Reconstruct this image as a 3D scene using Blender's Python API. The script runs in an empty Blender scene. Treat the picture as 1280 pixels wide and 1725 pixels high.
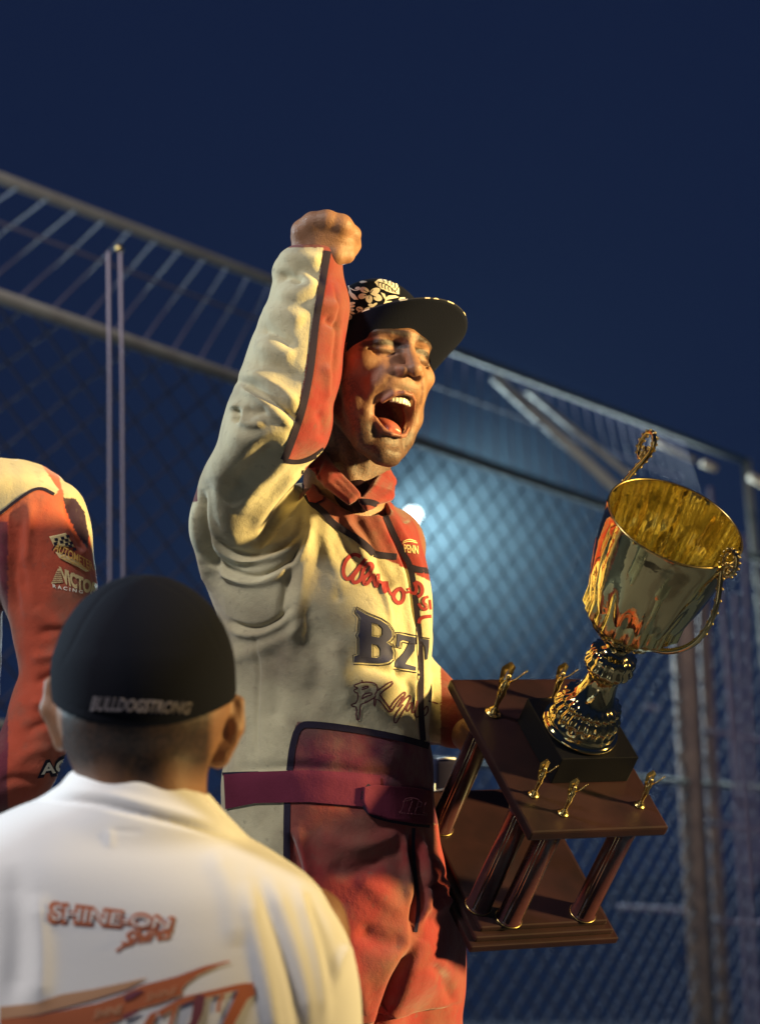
import bpy, bmesh, math, random
import numpy as np
from mathutils import Vector, Matrix
from mathutils.bvhtree import BVHTree
from mathutils.geometry import tessellate_polygon
random.seed(7); np.random.seed(7)
sc = bpy.context.scene

# ------------------------------------------------------------------ camera
FPX = 4200.0; D0 = 3.5; PITCH = math.radians(8.0)
CAM = np.array([0.0, 0.0, 1.5])
AX = np.array([1.0, 0, 0]); AU = np.array([0, -math.sin(PITCH), math.cos(PITCH)]); AF = np.array([0, math.cos(PITCH), math.sin(PITCH)])
M3 = np.stack([AX, AU, -AF], 1)          # (right, up, toward the viewer) -> world
cd = bpy.data.cameras.new('camera'); cam = bpy.data.objects.new('camera', cd); sc.collection.objects.link(cam)
cam.location = CAM; cam.rotation_euler = (math.pi/2 + PITCH, 0, 0)
cd.sensor_fit = 'VERTICAL'; cd.sensor_height = 36.0; cd.lens = 36.0*FPX/1725.0
cd.clip_end = 500; cd.dof.use_dof = True; cd.dof.focus_distance = 3.38; cd.dof.aperture_fstop = 5.4
sc.camera = cam

# ------------------------------------------------------------------ sky, lamps, exposure
w = bpy.data.worlds.new('World'); sc.world = w; w.use_nodes = True
bg = w.node_tree.nodes['Background']; bg.inputs[0].default_value = (0.0046, 0.0094, 0.038, 1); bg.inputs[1].default_value = 1.0
sc.view_settings.view_transform = 'Standard'; sc.view_settings.look = 'None'; sc.view_settings.exposure = 0; sc.view_settings.gamma = 1
sc.cycles.use_denoising = True; sc.cycles.max_bounces = 6; sc.cycles.sample_clamp_indirect = 1.2; sc.cycles.sample_clamp_direct = 6
sc.cycles.volume_bounces = 0

def cw(x, y, z):                           # camera-frame metres (z toward the viewer from the 3.5 m plane) -> world
    return CAM + M3 @ np.array([x, y, z - D0])
def pc(px, py, z=0.0):                     # photo position at depth z -> camera-frame metres
    d = D0 - z
    return np.array([(px-640)/FPX*d, (862.5-py)/FPX*d, z])
def pw(px, py, dist):                      # photo position at a distance -> world
    return cw(*pc(px, py, D0-dist))
def projpx(V):                             # camera-frame verts -> photo px
    d = D0 - V[:, 2]
    return 640 + FPX*V[:, 0]/d, 862.5 - FPX*V[:, 1]/d

def lamp(name, kind, loc, target, energy, color, size=0.5, spot=None, blend=0.3):
    l = bpy.data.lights.new(name, kind); l.energy = energy; l.color = color
    if kind == 'AREA': l.shape = 'DISK'; l.size = size
    else: l.shadow_soft_size = size
    if kind == 'SPOT': l.spot_size = math.radians(spot); l.spot_blend = blend
    o = bpy.data.objects.new(name, l); sc.collection.objects.link(o); o.location = loc
    o.rotation_euler = (Vector(target)-Vector(loc)).to_track_quat('-Z', 'Y').to_euler()
    return o
SUBJ = cw(-0.03, -0.1, 0.1)
lamp('stadium_lamp_warm', 'SPOT', cw(8.0, 1.15, 1.25), cw(0.0, -.12, -.02), 11500, (1.0, 0.71, 0.26), 0.35, 20, 1.0)
lamp('stadium_lamp_white', 'AREA', cw(-2.7, 3.5, 2.3), cw(-0.3, -0.35, 0.6), 175, (1.0, 0.95, 0.90), 0.6)
lamp('stadium_lamp_cool', 'AREA', cw(-7.5, 1.6, -3.2), SUBJ, 520, (0.62, 0.86, 1.0), 0.7)
lamp('fence_fill_lamp', 'SPOT', (-5.0, 3.0, 7.0), (0.5, 13.0, 3.2), 4200, (1.0, 0.92, 0.86), 0.3, 80, 0.6)  # added lamp with no visible source, brightens the fence
LAMP = pw(695, 868, 25.0)
lamp('floodlight_beam', 'SPOT', LAMP, cw(2.5, -7.0, 0.0), 21000, (0.72, 0.93, 1.0), 0.1, 125, 1.0)

# ------------------------------------------------------------------ materials
def mat(name, col, rough=0.6, metal=0.0, attr=None, noise=None, bump=None, emit=None, spec=0.5, sheen=0.0, coat=0.0, trans=0.0):
    m = bpy.data.materials.new(name); m.use_nodes = True
    nt = m.node_tree; b = nt.nodes['Principled BSDF']
    b.inputs['Base Color'].default_value = (*col, 1); b.inputs['Roughness'].default_value = rough
    b.inputs['Metallic'].default_value = metal; b.inputs['Specular IOR Level'].default_value = spec
    b.inputs['Sheen Weight'].default_value = sheen; b.inputs['Coat Weight'].default_value = coat
    b.inputs['Transmission Weight'].default_value = trans
    src = None
    if attr:
        a = nt.nodes.new('ShaderNodeVertexColor'); a.layer_name = attr; src = a.outputs['Color']
    tc = nt.nodes.new('ShaderNodeTexCoord')
    if noise:                              # (scale, strength, colour) : dirt, stains, grain of the stuff itself
        for (s, st, c2, lo, hi) in noise:
            n = nt.nodes.new('ShaderNodeTexNoise'); n.inputs['Scale'].default_value = s; n.inputs['Detail'].default_value = 6
            nt.links.new(tc.outputs['Object'], n.inputs['Vector'])
            r = nt.nodes.new('ShaderNodeMapRange'); r.inputs[1].default_value = lo; r.inputs[2].default_value = hi
            r.inputs[3].default_value = 0; r.inputs[4].default_value = st
            nt.links.new(n.outputs['Fac'], r.inputs[0])
            mx = nt.nodes.new('ShaderNodeMix'); mx.data_type = 'RGBA'
            if src: nt.links.new(src, mx.inputs[6])
            else: mx.inputs[6].default_value = (*col, 1)
            mx.inputs[7].default_value = (*c2, 1); nt.links.new(r.outputs[0], mx.inputs[0]); src = mx.outputs[2]
    if src: nt.links.new(src, b.inputs['Base Color'])
    if bump:
        prev = None
        for (s, st, dist) in bump:
            n = nt.nodes.new('ShaderNodeTexNoise'); n.inputs['Scale'].default_value = s; n.inputs['Detail'].default_value = 4
            nt.links.new(tc.outputs['Object'], n.inputs['Vector'])
            bp = nt.nodes.new('ShaderNodeBump'); bp.inputs['Strength'].default_value = st; bp.inputs['Distance'].default_value = dist
            nt.links.new(n.outputs['Fac'], bp.inputs['Height'])
            if prev: nt.links.new(prev, bp.inputs['Normal'])
            prev = bp.outputs['Normal']
        nt.links.new(prev, b.inputs['Normal'])
    if emit:
        b.inputs['Emission Color'].default_value = (*emit[0], 1); b.inputs['Emission Strength'].default_value = emit[1]
    return m

CREAM = (0.53, 0.48, 0.315); RED = (0.225, 0.027, 0.028); DARK = (0.018, 0.013, 0.03); PURP = (0.12, 0.016, 0.040)
NAVY = (0.02, 0.022, 0.07)
M_suit = mat('suit_fabric', CREAM, 0.9, attr='paint', noise=[(7, 0.85, (0.19, 0.145, 0.10), 0.46, 0.78), (22, 0.5, (0.16, 0.12, 0.09), 0.55, 0.8), (80, 0.5, (0.10, 0.08, 0.07), 0.62, 0.8)],
             bump=[(520, 0.5, 0.0010), (120, 0.3, 0.002), (38, 0.35, 0.006)], spec=0.12, sheen=0.25)
M_skin = mat('skin', (0.5, 0.3, 0.2), 0.42, attr='paint', bump=[(700, 0.7, 0.0012), (220, 0.4, 0.0015)], spec=0.42)
M_dark = mat('dark_trim', DARK, 0.85, bump=[(500, 0.4, 0.001)], spec=0.2)
M_redt = mat('red_embroidery', (0.25, 0.012, 0.02), 0.8, bump=[(900, 0.5, 0.001)])
M_navyt = mat('navy_embroidery', NAVY, 0.8, bump=[(900, 0.5, 0.001)])
M_mart = mat('maroon_embroidery', (0.10, 0.015, 0.03), 0.8)
M_creamt = mat('cream_embroidery', (0.72, 0.55, 0.28), 0.8, bump=[(900, 0.5, 0.001)])
M_purp = mat('belt_fabric', PURP, 0.85, noise=[(30, 0.4, (0.10, 0.012, 0.03), 0.4, 0.8)], bump=[(420, 0.4, 0.001), (60, 0.3, 0.003)], spec=0.2)
M_redcloth = mat('red_fabric', RED, 0.88, noise=[(25, 0.5, (0.22, 0.02, 0.02), 0.5, 0.8)], bump=[(420, 0.5, 0.0012), (55, 0.4, 0.004)], spec=0.15, sheen=0.15)
M_capblack = mat('cap_cloth', (0.0035, 0.005, 0.014), 0.9, bump=[(600, 0.5, 0.0008)], spec=0.15)
M_print = mat('cap_print', (0.90, 0.85, 0.74), 0.85, bump=[(600, 0.4, 0.0008)])
M_teeth = mat('teeth', (0.78, 0.74, 0.62), 0.3)
M_tongue = mat('tongue', (0.55, 0.14, 0.10), 0.18, bump=[(500, 0.4, 0.001)])
M_gold = mat('gold_plate', (0.66, 0.53, 0.26), 0.05, 1.0, bump=[(16, 0.15, 0.01)])
M_goldin = mat('gold_plate_inside', (0.70, 0.62, 0.28), 0.17, 1.0, bump=[(30, 0.2, 0.01)])
M_gild = mat('gilt_plastic', (0.66, 0.49, 0.19), 0.24, 1.0)
M_wood = mat('rosewood_veneer', (0.020, 0.0075, 0.0085), 0.42, noise=[(14, 0.8, (0.006, 0.003, 0.004), 0.35, 0.7)], spec=.25)
M_block = mat('black_lacquer', (0.003, 0.003, 0.005), 0.4, spec=.12)
M_col = mat('column_film', (0.05, 0.018, 0.020), 0.2, 0.1, noise=[(60, 0.6, (0.03, 0.01, 0.015), 0.35, 0.7)])
M_strip = mat('column_strip', (0.5, 0.42, 0.3), 0.2, 1.0)
M_galv = mat('galvanised_pipe', (0.21, 0.20, 0.175), 0.9, 0.0, spec=.1, noise=[(5, 0.5, (0.12, 0.10, 0.09), 0.4, 0.7)])
M_wire = mat('galvanised_wire', (0.075, 0.066, 0.095), 0.9, 0.0, spec=.1)
M_cable = mat('cable_sheath', (0.12, 0.10, 0.13), 0.8)
M_rust = mat('weathered_post', (0.26, 0.17, 0.13), 0.9, noise=[(6, 0.6, (0.12, 0.08, 0.08), 0.4, 0.7)], spec=.1)
M_shirt = mat('white_cotton', (0.90, 0.89, 0.90), 0.9, bump=[(500, 0.25, 0.001)], spec=0.2, sheen=0.1)
M_sprint = mat('orange_print', (0.52, 0.14, 0.055), 0.8)
M_sprintl = mat('pale_print', (0.60, 0.33, 0.19), 0.8)
M_sprintp = mat('plum_print', (0.20, 0.05, 0.08), 0.8)
M_fcap = mat('navy_cap_cloth', (0.006, 0.007, 0.013), 0.9, bump=[(500, 0.5, 0.001)], spec=0.15)
M_grey = mat('grey_embroidery', (0.22, 0.19, 0.21), 0.8, bump=[(900, 0.8, 0.002)])
M_hair = mat('cropped_hair', (0.02, 0.014, 0.012), 0.8)
M_asph = mat('wet_clay', (0.05, 0.05, 0.05), 0.12, spec=1.0, noise=[(3, 0.5, (0.03, 0.03, 0.03), 0.4, 0.7)])
M_deck = mat('painted_plywood', (0.12, 0.11, 0.10), 0.7)
M_denim = mat('dark_denim', (0.03, 0.035, 0.06), 0.9)
M_glow = mat('lamp_glass', (1, 1, 1), 0.3, emit=((0.8, 0.95, 1.0), 220))
M_housing = mat('lamp_housing', (0.08, 0.08, 0.08), 0.5)
M_slate = mat('slate_cloth', (0.022, 0.02, 0.045), 0.9, spec=.1)
M_seam = mat('white_piping', (0.75, 0.78, 0.82), 0.5)

# ------------------------------------------------------------------ mesh helpers
def to_world(V):
    return CAM + (V - np.array([0, 0, D0])) @ M3.T
def link(name, V, F, m, parent=None, loc=None, smooth=True, colors=None, mats=None, fmat=None):
    """V world coords, F (n,k) array or list; loc = world base point of a top-level object"""
    V = np.asarray(V, dtype=np.float64)
    if parent is not None: base = np.array(parent['_b'])
    else: base = np.array(loc if loc is not None else (V[:, 0].mean(), V[:, 1].mean(), V[:, 2].min()))
    me = bpy.data.meshes.new(name); L = V - base
    if isinstance(F, np.ndarray):
        n, k = F.shape
        me.vertices.add(len(L)); me.vertices.foreach_set('co', L.astype(np.float32).ravel())
        me.loops.add(n*k); me.loops.foreach_set('vertex_index', F.astype(np.int32).ravel())
        me.polygons.add(n); me.polygons.foreach_set('loop_start', np.arange(0, n*k, k, dtype=np.int32))
        me.update(calc_edges=True)
    else:
        me.from_pydata([tuple(p) for p in L], [], [tuple(f) for f in F]); me.update()
    if smooth: me.polygons.foreach_set('use_smooth', np.ones(len(me.polygons), dtype=bool))
    if colors is not None:
        ca = me.color_attributes.new('paint', 'FLOAT_COLOR', 'POINT')
        c4 = np.ones((len(L), 4), np.float32); c4[:, :3] = colors; ca.data.foreach_set('color', c4.ravel())
    for mm in (mats or [m]): me.materials.append(mm)
    if fmat is not None: me.polygons.foreach_set('material_index', np.asarray(fmat, np.int32))
    o = bpy.data.objects.new(name, me); sc.collection.objects.link(o)
    if parent is not None: o.parent = parent
    else: o.location = base
    o['_b'] = [float(v) for v in base]
    return o
def empty(name, loc):
    o = bpy.data.objects.new(name, None); sc.collection.objects.link(o); o.location = loc; o['_b'] = [float(v) for v in loc]; o.empty_display_size = 0.1
    return o
def tag(o, label, cat, group=None, kind=None):
    if label: o['label'] = label
    if cat: o['category'] = cat
    if group: o['group'] = group
    if kind: o['kind'] = kind
    return o

class MB:                                  # collects simple solids into one mesh (world coords)
    def __init__(s): s.V = []; s.F = []
    def add(s, V, F):
        n = len(s.V); s.V += [tuple(map(float, p)) for p in V]; s.F += [tuple(i+n for i in f) for f in F]; return s
    def tube(s, pts, r, n=8, cap=True, closed=False):
        pts = [np.array(p, float) for p in pts]; k = len(pts); rs = r if hasattr(r, '__len__') else [r]*k
        V = []; up = np.array([0.13, 0.27, 0.95]); prev = None
        for i in range(k):
            if closed: t = pts[(i+1) % k]-pts[i-1]
            else: t = pts[min(i+1, k-1)]-pts[max(i-1, 0)]
            t = t/(np.linalg.norm(t)+1e-12)
            a = prev if prev is not None else up
            a = a - t*(a@t)
            if np.linalg.norm(a) < 1e-3: a = np.array([1.0, 0.1, 0]); a -= t*(a@t)
            a /= np.linalg.norm(a); prev = a; b = np.cross(t, a)
            for j in range(n):
                q = 2*math.pi*j/n; V.append(pts[i]+rs[i]*(a*math.cos(q)+b*math.sin(q)))
        F = []
        for i in range(k if closed else k-1):
            for j in range(n):
                i2 = (i+1) % k
                F.append((i*n+j, i*n+(j+1) % n, i2*n+(j+1) % n, i2*n+j))
        if cap and not closed: F.append(tuple(range(n-1, -1, -1))); F.append(tuple((k-1)*n+j for j in range(n)))
        return s.add(V, F)
    def build(s, name, m, parent=None, loc=None, smooth=True):
        return link(name, np.array(s.V), s.F, m, parent, loc, smooth)

def frame_solid(R, T):                     # local (u, back, n) -> world through the camera frame
    return lambda P: to_world(np.atleast_2d(P) @ R.T + T)
def bevel_box(mb, tf, c, h, bev=0.003):
    """box with small chamfers, local centre c, half sizes h"""
    bm = bmesh.new(); bmesh.ops.create_cube(bm, size=2)
    for v in bm.verts: v.co = Vector((v.co.x*h[0]+c[0], v.co.y*h[1]+c[1], v.co.z*h[2]+c[2]))
    if bev: bmesh.ops.bevel(bm, geom=bm.edges[:], offset=bev, segments=2, affect='EDGES', profile=0.6)
    V = tf(np.array([v.co[:] for v in bm.verts])); bm.verts.index_update()
    mb.add(V, [tuple(v.index for v in f.verts) for f in bm.faces]); bm.free()
def lathe(prof, n, tf, flute=None, close=False):
    V = []; F = []
    for i, (r, z) in enumerate(prof):
        for j in range(n):
            q = 2*math.pi*j/n; rr = r*(1 + (flute(q, i/(len(prof)-1)) if flute else 0))
            V.append((rr*math.cos(q), rr*math.sin(q), z))
    for i in range(len(prof)-1):
        for j in range(n): F.append((i*n+j, i*n+(j+1) % n, (i+1)*n+(j+1) % n, (i+1)*n+j))
    return tf(np.array(V)), F

# ------------------------------------------------------------------ implicit modelling
class Field:
    def __init__(s, lo, hi, h):
        s.lo = np.array(lo, float); s.h = h; s.n = np.ceil((np.array(hi)-s.lo)/h).astype(int)+1
        s.F = np.full(s.n, 0.2, np.float32); s.ax = [s.lo[i]+h*np.arange(s.n[i]) for i in range(3)]
    def sub(s, lo, hi):
        a = np.clip(np.floor((np.array(lo)-s.lo)/s.h).astype(int), 0, s.n); b = np.clip(np.ceil((np.array(hi)-s.lo)/s.h).astype(int)+1, 0, s.n)
        sl = tuple(slice(a[i], b[i]) for i in range(3))
        X, Y, Z = (s.ax[i][sl[i]].astype(np.float32) for i in range(3))
        return sl, X[:, None, None], Y[None, :, None], Z[None, None, :]
    def op(s, fn, lo, hi, k, mode):
        m = max(k, 0)*1.2+4*s.h; sl, X, Y, Z = s.sub(np.array(lo)-m, np.array(hi)+m)
        if min(X.size, Y.size, Z.size) == 0: return s
        d = fn(X, Y, Z).astype(np.float32); A = s.F[sl]
        if mode == 'sub': d = -d
        d = np.broadcast_to(d, A.shape)
        if mode == 'add':
            if k > 0:
                hh = np.maximum(k-np.abs(A-d), 0)/k; s.F[sl] = np.minimum(A, d)-hh*hh*k*0.25
            else: s.F[sl] = np.minimum(A, d)
        else:
            if k > 0:
                hh = np.maximum(k-np.abs(A-d), 0)/k; s.F[sl] = np.maximum(A, d)+hh*hh*k*0.25
            else: s.F[sl] = np.maximum(A, d)
        return s
    def cone(s, a, b, ra, rb, k=0.01, mode='add', flat=None):
        a = np.array(a, float); b = np.array(b, float); r = max(ra, rb); ab = b-a; L2 = max(ab@ab, 1e-12)
        def fn(X, Y, Z):
            t = np.clip(((X-a[0])*ab[0]+(Y-a[1])*ab[1]+(Z-a[2])*ab[2])/L2, 0, 1)
            return np.sqrt((X-a[0]-t*ab[0])**2+(Y-a[1]-t*ab[1])**2+(Z-a[2]-t*ab[2])**2)-(ra+t*(rb-ra))
        return s.op(fn, np.minimum(a, b)-r, np.maximum(a, b)+r, k, mode)
    def chain(s, pts, rs, k=0.01, mode='add'):
        for i in range(len(pts)-1): s.cone(pts[i], pts[i+1], rs[i], rs[i+1], k if i == 0 or mode == 'sub' else min(k, rs[i]*0.5), mode)
        return s
    def ell(s, c, r, k=0.01, mode='add', R=None):
        c = np.array(c, float); r = np.array(r, float); R = np.eye(3) if R is None else np.array(R)
        ext = np.sqrt(((R*r)**2).sum(1))
        def fn(X, Y, Z):
            P = [X-c[0], Y-c[1], Z-c[2]]
            Q = [(P[0]*R[0, i]+P[1]*R[1, i]+P[2]*R[2, i]) for i in range(3)]
            k0 = np.sqrt((Q[0]/r[0])**2+(Q[1]/r[1])**2+(Q[2]/r[2])**2); k1 = np.sqrt((Q[0]/r[0]**2)**2+(Q[1]/r[1]**2)**2+(Q[2]/r[2]**2)**2)+1e-9
            return k0*(k0-1)/k1
        return s.op(fn, c-ext, c+ext, k, mode)
    def stack(s, rows, k=0.01, mode='add', n=2.3, dz=0.0, cap=0.02):
        """rows: (py, px left, px right, depth centre, depth half) stacked sections"""
        P = []
        for (py, l, r, zc, zh) in rows:
            zc += dz; a = pc(l, py, zc); b = pc(r, py, zc); P.append((a[1], (a[0]+b[0])/2, (b[0]-a[0])/2, zc, zh))
        P = np.array(sorted(P)); ys = P[:, 0]
        def smooth(v, yy):                 # monotone-ish cubic through the rows
            g = np.gradient(v, ys); i = np.clip(np.searchsorted(ys, yy)-1, 0, len(ys)-2); h = ys[i+1]-ys[i]
            t = np.clip((yy-ys[i])/h, 0, 1)
            return (2*t**3-3*t**2+1)*v[i]+(t**3-2*t**2+t)*h*g[i]+(3*t**2-2*t**3)*v[i+1]+(t**3-t**2)*h*g[i+1]
        def fn(X, Y, Z):
            yy = np.clip(Y[0, :, 0], ys[0], ys[-1]); cx, wx, cz, wz = (smooth(P[:, j], yy)[None, :, None] for j in (1, 2, 3, 4))
            q = (np.abs((X-cx)/wx)**n+np.abs((Z-cz)/wz)**n)**(1.0/n)
            d = (q-1)*np.minimum(wx, wz)
            cp = np.maximum(Y-ys[-1], ys[0]-Y)
            kk = cap; hh = np.maximum(kk-np.abs(d-cp), 0)/kk
            return np.maximum(d, cp)+hh*hh*kk*0.25
        lo = [(P[:, 1]-P[:, 2]).min(), ys[0], (P[:, 3]-P[:, 4]).min()]; hi = [(P[:, 1]+P[:, 2]).max(), ys[-1], (P[:, 3]+P[:, 4]).max()]
        return s.op(fn, lo, hi, k, mode)
    def mesh(s, relax=2):
        F = s.F; n = s.n; neg = F < 0
        c = [neg[i:n[0]-1+i, j:n[1]-1+j, k:n[2]-1+k] for i in (0, 1) for j in (0, 1) for k in (0, 1)]
        anyn = np.logical_or.reduce(c); alln = np.logical_and.reduce(c); act = anyn & ~alln
        idx = np.argwhere(act); acc = np.zeros((len(idx), 3)); cnt = np.zeros(len(idx))
        for ax in range(3):
            for u in (0, 1):
                for v in (0, 1):
                    o = [0, 0, 0]; oth = [q for q in range(3) if q != ax]; o[oth[0]] = u; o[oth[1]] = v; o2 = list(o); o2[ax] = 1
                    A = idx+o; B = idx+o2; fa = F[A[:, 0], A[:, 1], A[:, 2]]; fb = F[B[:, 0], B[:, 1], B[:, 2]]
                    m = (fa < 0) != (fb < 0); t = np.where(m, fa/np.where(m, fa-fb, 1), 0)
                    p = np.tile(np.array(o, float), (len(idx), 1)); p[:, ax] = t
                    acc += p*m[:, None]; cnt += m
        V = s.lo + s.h*(idx+acc/cnt[:, None])
        vid = np.full(np.array(n)-1, -1, np.int32); vid[idx[:, 0], idx[:, 1], idx[:, 2]] = np.arange(len(idx))
        quads = []
        for ax in range(3):
            sa = [slice(None)]*3; sb = [slice(None)]*3; sa[ax] = slice(0, n[ax]-1); sb[ax] = slice(1, n[ax])
            a = neg[tuple(sa)]; b = neg[tuple(sb)]; o1, o2 = [(1, 2), (2, 0), (0, 1)][ax]
            ch = np.argwhere(a != b); ch = ch[(ch[:, o1] > 0) & (ch[:, o2] > 0) & (ch[:, o1] < n[o1]-1) & (ch[:, o2] < n[o2]-1)]
            ina = a[ch[:, 0], ch[:, 1], ch[:, 2]]
            def g(d1, d2):
                q = ch.copy(); q[:, o1] -= d1; q[:, o2] -= d2; return vid[q[:, 0], q[:, 1], q[:, 2]]
            Q = np.stack([g(1, 1), g(0, 1), g(0, 0), g(1, 0)], 1); Q[~ina] = Q[~ina][:, ::-1]; quads.append(Q)
        Q = np.concatenate(quads); Q = Q[(Q >= 0).all(1)]
        for _ in range(relax): V = relaxed(V, Q)
        return V, Q
def relaxed(V, Q, f=0.5):
    S = np.zeros_like(V); C = np.zeros(len(V))
    for i in range(4):
        for j in (1, 3):
            o = Q[:, (i+j) % 4]
            for a in range(3): S[:, a] += np.bincount(Q[:, i], V[o, a], len(V))
            C += np.bincount(Q[:, i], minlength=len(V))
    return V*(1-f)+f*S/np.maximum(C, 1)[:, None]
def normals(V, Q):
    fn = np.cross(V[Q[:, 2]]-V[Q[:, 0]], V[Q[:, 3]]-V[Q[:, 1]]); N = np.zeros_like(V)
    for i in range(4):
        for a in range(3): N[:, a] += np.bincount(Q[:, i], fn[:, a], len(V))
    return N/(np.linalg.norm(N, axis=1)[:, None]+1e-12)
def seg_dist(x, y, pl):
    d = np.full(x.shape, 1e9); tt = np.zeros(x.shape); L = 0; pl = np.array(pl, float)
    tot = np.sum(np.linalg.norm(np.diff(pl, axis=0), axis=1))
    for i in range(len(pl)-1):
        a = pl[i]; ab = pl[i+1]-a; l2 = ab@ab+1e-9; t = np.clip(((x-a[0])*ab[0]+(y-a[1])*ab[1])/l2, 0, 1)
        dd = np.hypot(x-a[0]-t*ab[0], y-a[1]-t*ab[1]); m = dd < d; d[m] = dd[m]; tt[m] = (L+t[m]*math.sqrt(l2))/tot; L += math.sqrt(l2)
    return d, tt
def smooth_line(pl, it=2):
    pl = [tuple(p) for p in pl]
    for _ in range(it):
        q = [pl[0]]
        for a, b in zip(pl[:-1], pl[1:]): q += [(a[0]*.75+b[0]*.25, a[1]*.75+b[1]*.25), (a[0]*.25+b[0]*.75, a[1]*.25+b[1]*.75)]
        pl = q+[pl[-1]]
    return pl
def folds(V, Q, strokes, front=True):
    """press or raise creases in cloth: each stroke = (photo polyline, height m, half width px, condition on depth)"""
    N = normals(V, Q); x, y = projpx(V); D = np.zeros(len(V)); fr = np.clip(N[:, 2]*2+0.6, 0, 1)
    for (pl, amp, wd, cond) in strokes:
        pl = smooth_line(pl); a = np.array(pl); m = (x > a[:, 0].min()-3*wd) & (x < a[:, 0].max()+3*wd) & (y > a[:, 1].min()-3*wd) & (y < a[:, 1].max()+3*wd)
        if cond is not None: m &= cond(V, x, y)
        if not m.any(): continue
        d, t = seg_dist(x[m], y[m], pl); D[m] += amp*np.exp(-(d/wd)**2)*np.minimum(1, np.sin(np.pi*np.clip(t, 0.02, 0.98))*1.8)*fr[m]
    return V+N*D[:, None]
def in_poly(x, y, P):
    P = np.array(P, float); c = np.zeros(x.shape, bool); j = len(P)-1
    for i in range(len(P)):
        m = (P[i, 1] > y) != (P[j, 1] > y)
        c ^= m & (x < (P[j, 0]-P[i, 0])*(y-P[i, 1])/(P[j, 1]-P[i, 1]+1e-12)+P[i, 0]); j = i
    return c

# ------------------------------------------------------------------ flat things laid on cloth (embroidery, print, piping)
def bvh_of(V, Q):
    W = to_world(V); return BVHTree.FromPolygons([Vector(p) for p in W], [tuple(q) for q in Q.tolist()])
def lay(name, polys, surf, m, parent, lift=0.0008, L=5.0, thick=0.0, label=None):
    """polys: list of (outer, [holes]) in photo px; laid onto the surface they sit on"""
    bm = bmesh.new()
    for outer, holes in polys:
        loops = [[Vector((p[0], p[1], 0)) for p in lp] for lp in [outer]+list(holes)]
        flat = [p for lp in loops for p in lp]; tris = tessellate_polygon(loops)
        vs = [bm.verts.new(p) for p in flat]
        for t in tris:
            try: bm.faces.new([vs[i] for i in t])
            except ValueError: pass
    for _ in range(7):
        e = [e for e in bm.edges if e.calc_length() > L]
        if not e: break
        bmesh.ops.subdivide_edges(bm, edges=e, cuts=1); bmesh.ops.triangulate(bm, faces=bm.faces[:])
    o3 = Vector(CAM); bad = []; pos = {}
    for v in bm.verts:
        d = Vector(pw(v.co.x, v.co.y, 1.0))-o3; d.normalize()
        h = surf.ray_cast(o3, d)
        if h[0] is None: bad.append(v); continue
        n = h[1] if h[1].dot(d) < 0 else -h[1]
        pos[v] = (h[0], (n*0.5-d*0.5).normalized())
    for v in bad: bm.verts.remove(v)
    base = Vector(parent['_b'])
    for v in list(bm.verts):
        if v in pos: v.co = pos[v][0]+pos[v][1]*lift-base
    # drop faces that bridge two separate surfaces
    far = [f for f in bm.faces if max(e.calc_length() for e in f.edges) > 0.05]
    bmesh.ops.delete(bm, geom=far, context='FACES')
    bmesh.ops.recalc_face_normals(bm, faces=bm.faces[:])
    if bm.faces:
        s = sum((f.normal.dot(o3-base-f.calc_center_median()) for f in bm.faces))
        if s < 0: bmesh.ops.reverse_faces(bm, faces=bm.faces[:])
    if thick:
        r = bmesh.ops.extrude_face_region(bm, geom=bm.faces[:])
        vs = [g for g in r['geom'] if isinstance(g, bmesh.types.BMVert)]
        for v in vs: v.co += (o3-base-v.co).normalized()*thick
    me = bpy.data.meshes.new(name); bm.to_mesh(me); bm.free(); me.materials.append(m)
    me.polygons.foreach_set('use_smooth', np.ones(len(me.polygons), dtype=bool))
    o = bpy.data.objects.new(name, me); sc.collection.objects.link(o); o.parent = parent; o['_b'] = parent['_b']
    if label: o['label'] = label
    return o
def ribbon(pl, wd, sm=2, taper=False):
    pl = smooth_line(pl, sm) if sm else pl; a = np.array(pl, float); t = np.gradient(a, axis=0); t /= (np.linalg.norm(t, axis=1)[:, None]+1e-9)
    nrm = np.stack([-t[:, 1], t[:, 0]], 1); ws = np.full(len(a), wd/2.0)
    if taper: ws *= np.sqrt(np.clip(np.sin(np.pi*np.linspace(0.04, 0.96, len(a))), 0.05, 1))
    l = a+nrm*ws[:, None]; r = a-nrm*ws[:, None]; out = []
    for i in range(len(a)-1): out.append(([tuple(l[i]), tuple(l[i+1]), tuple(r[i+1]), tuple(r[i])], []))
    return out
def scl(pl, ox, oy, s): return [(ox+x/s, oy+y/s) for x, y in pl]
def text_mesh(body, offset=0.0, shear=0.0):
    c = bpy.data.curves.new('t', 'FONT'); c.body = body; c.offset = offset; c.shear = shear; c.resolution_u = 3
    o = bpy.data.objects.new('t', c); sc.collection.objects.link(o); dg = bpy.context.evaluated_depsgraph_get(); dg.update()
    me = o.evaluated_get(dg).to_mesh(); V = np.array([v.co[:2] for v in me.vertices]); F = [tuple(p.vertices) for p in me.polygons]
    o.to_mesh_clear(); bpy.data.objects.remove(o); bpy.data.curves.remove(c); return V, F
def text_polys(body, quad, offset=0.0, shear=0.0):
    V, F = text_mesh(body, offset, shear); V0, _ = text_mesh(body, 0.0, shear)
    lo = V0.min(0); hi = V0.max(0); U = (V-lo)/(hi-lo); q = np.array(quad, float)   # TL TR BR BL
    u = U[:, :1]; v = U[:, 1:]
    P = (q[3]*(1-u)+q[2]*u)*(1-v)+(q[0]*(1-u)+q[1]*u)*v
    return [([tuple(P[i]) for i in f], []) for f in F]

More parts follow.
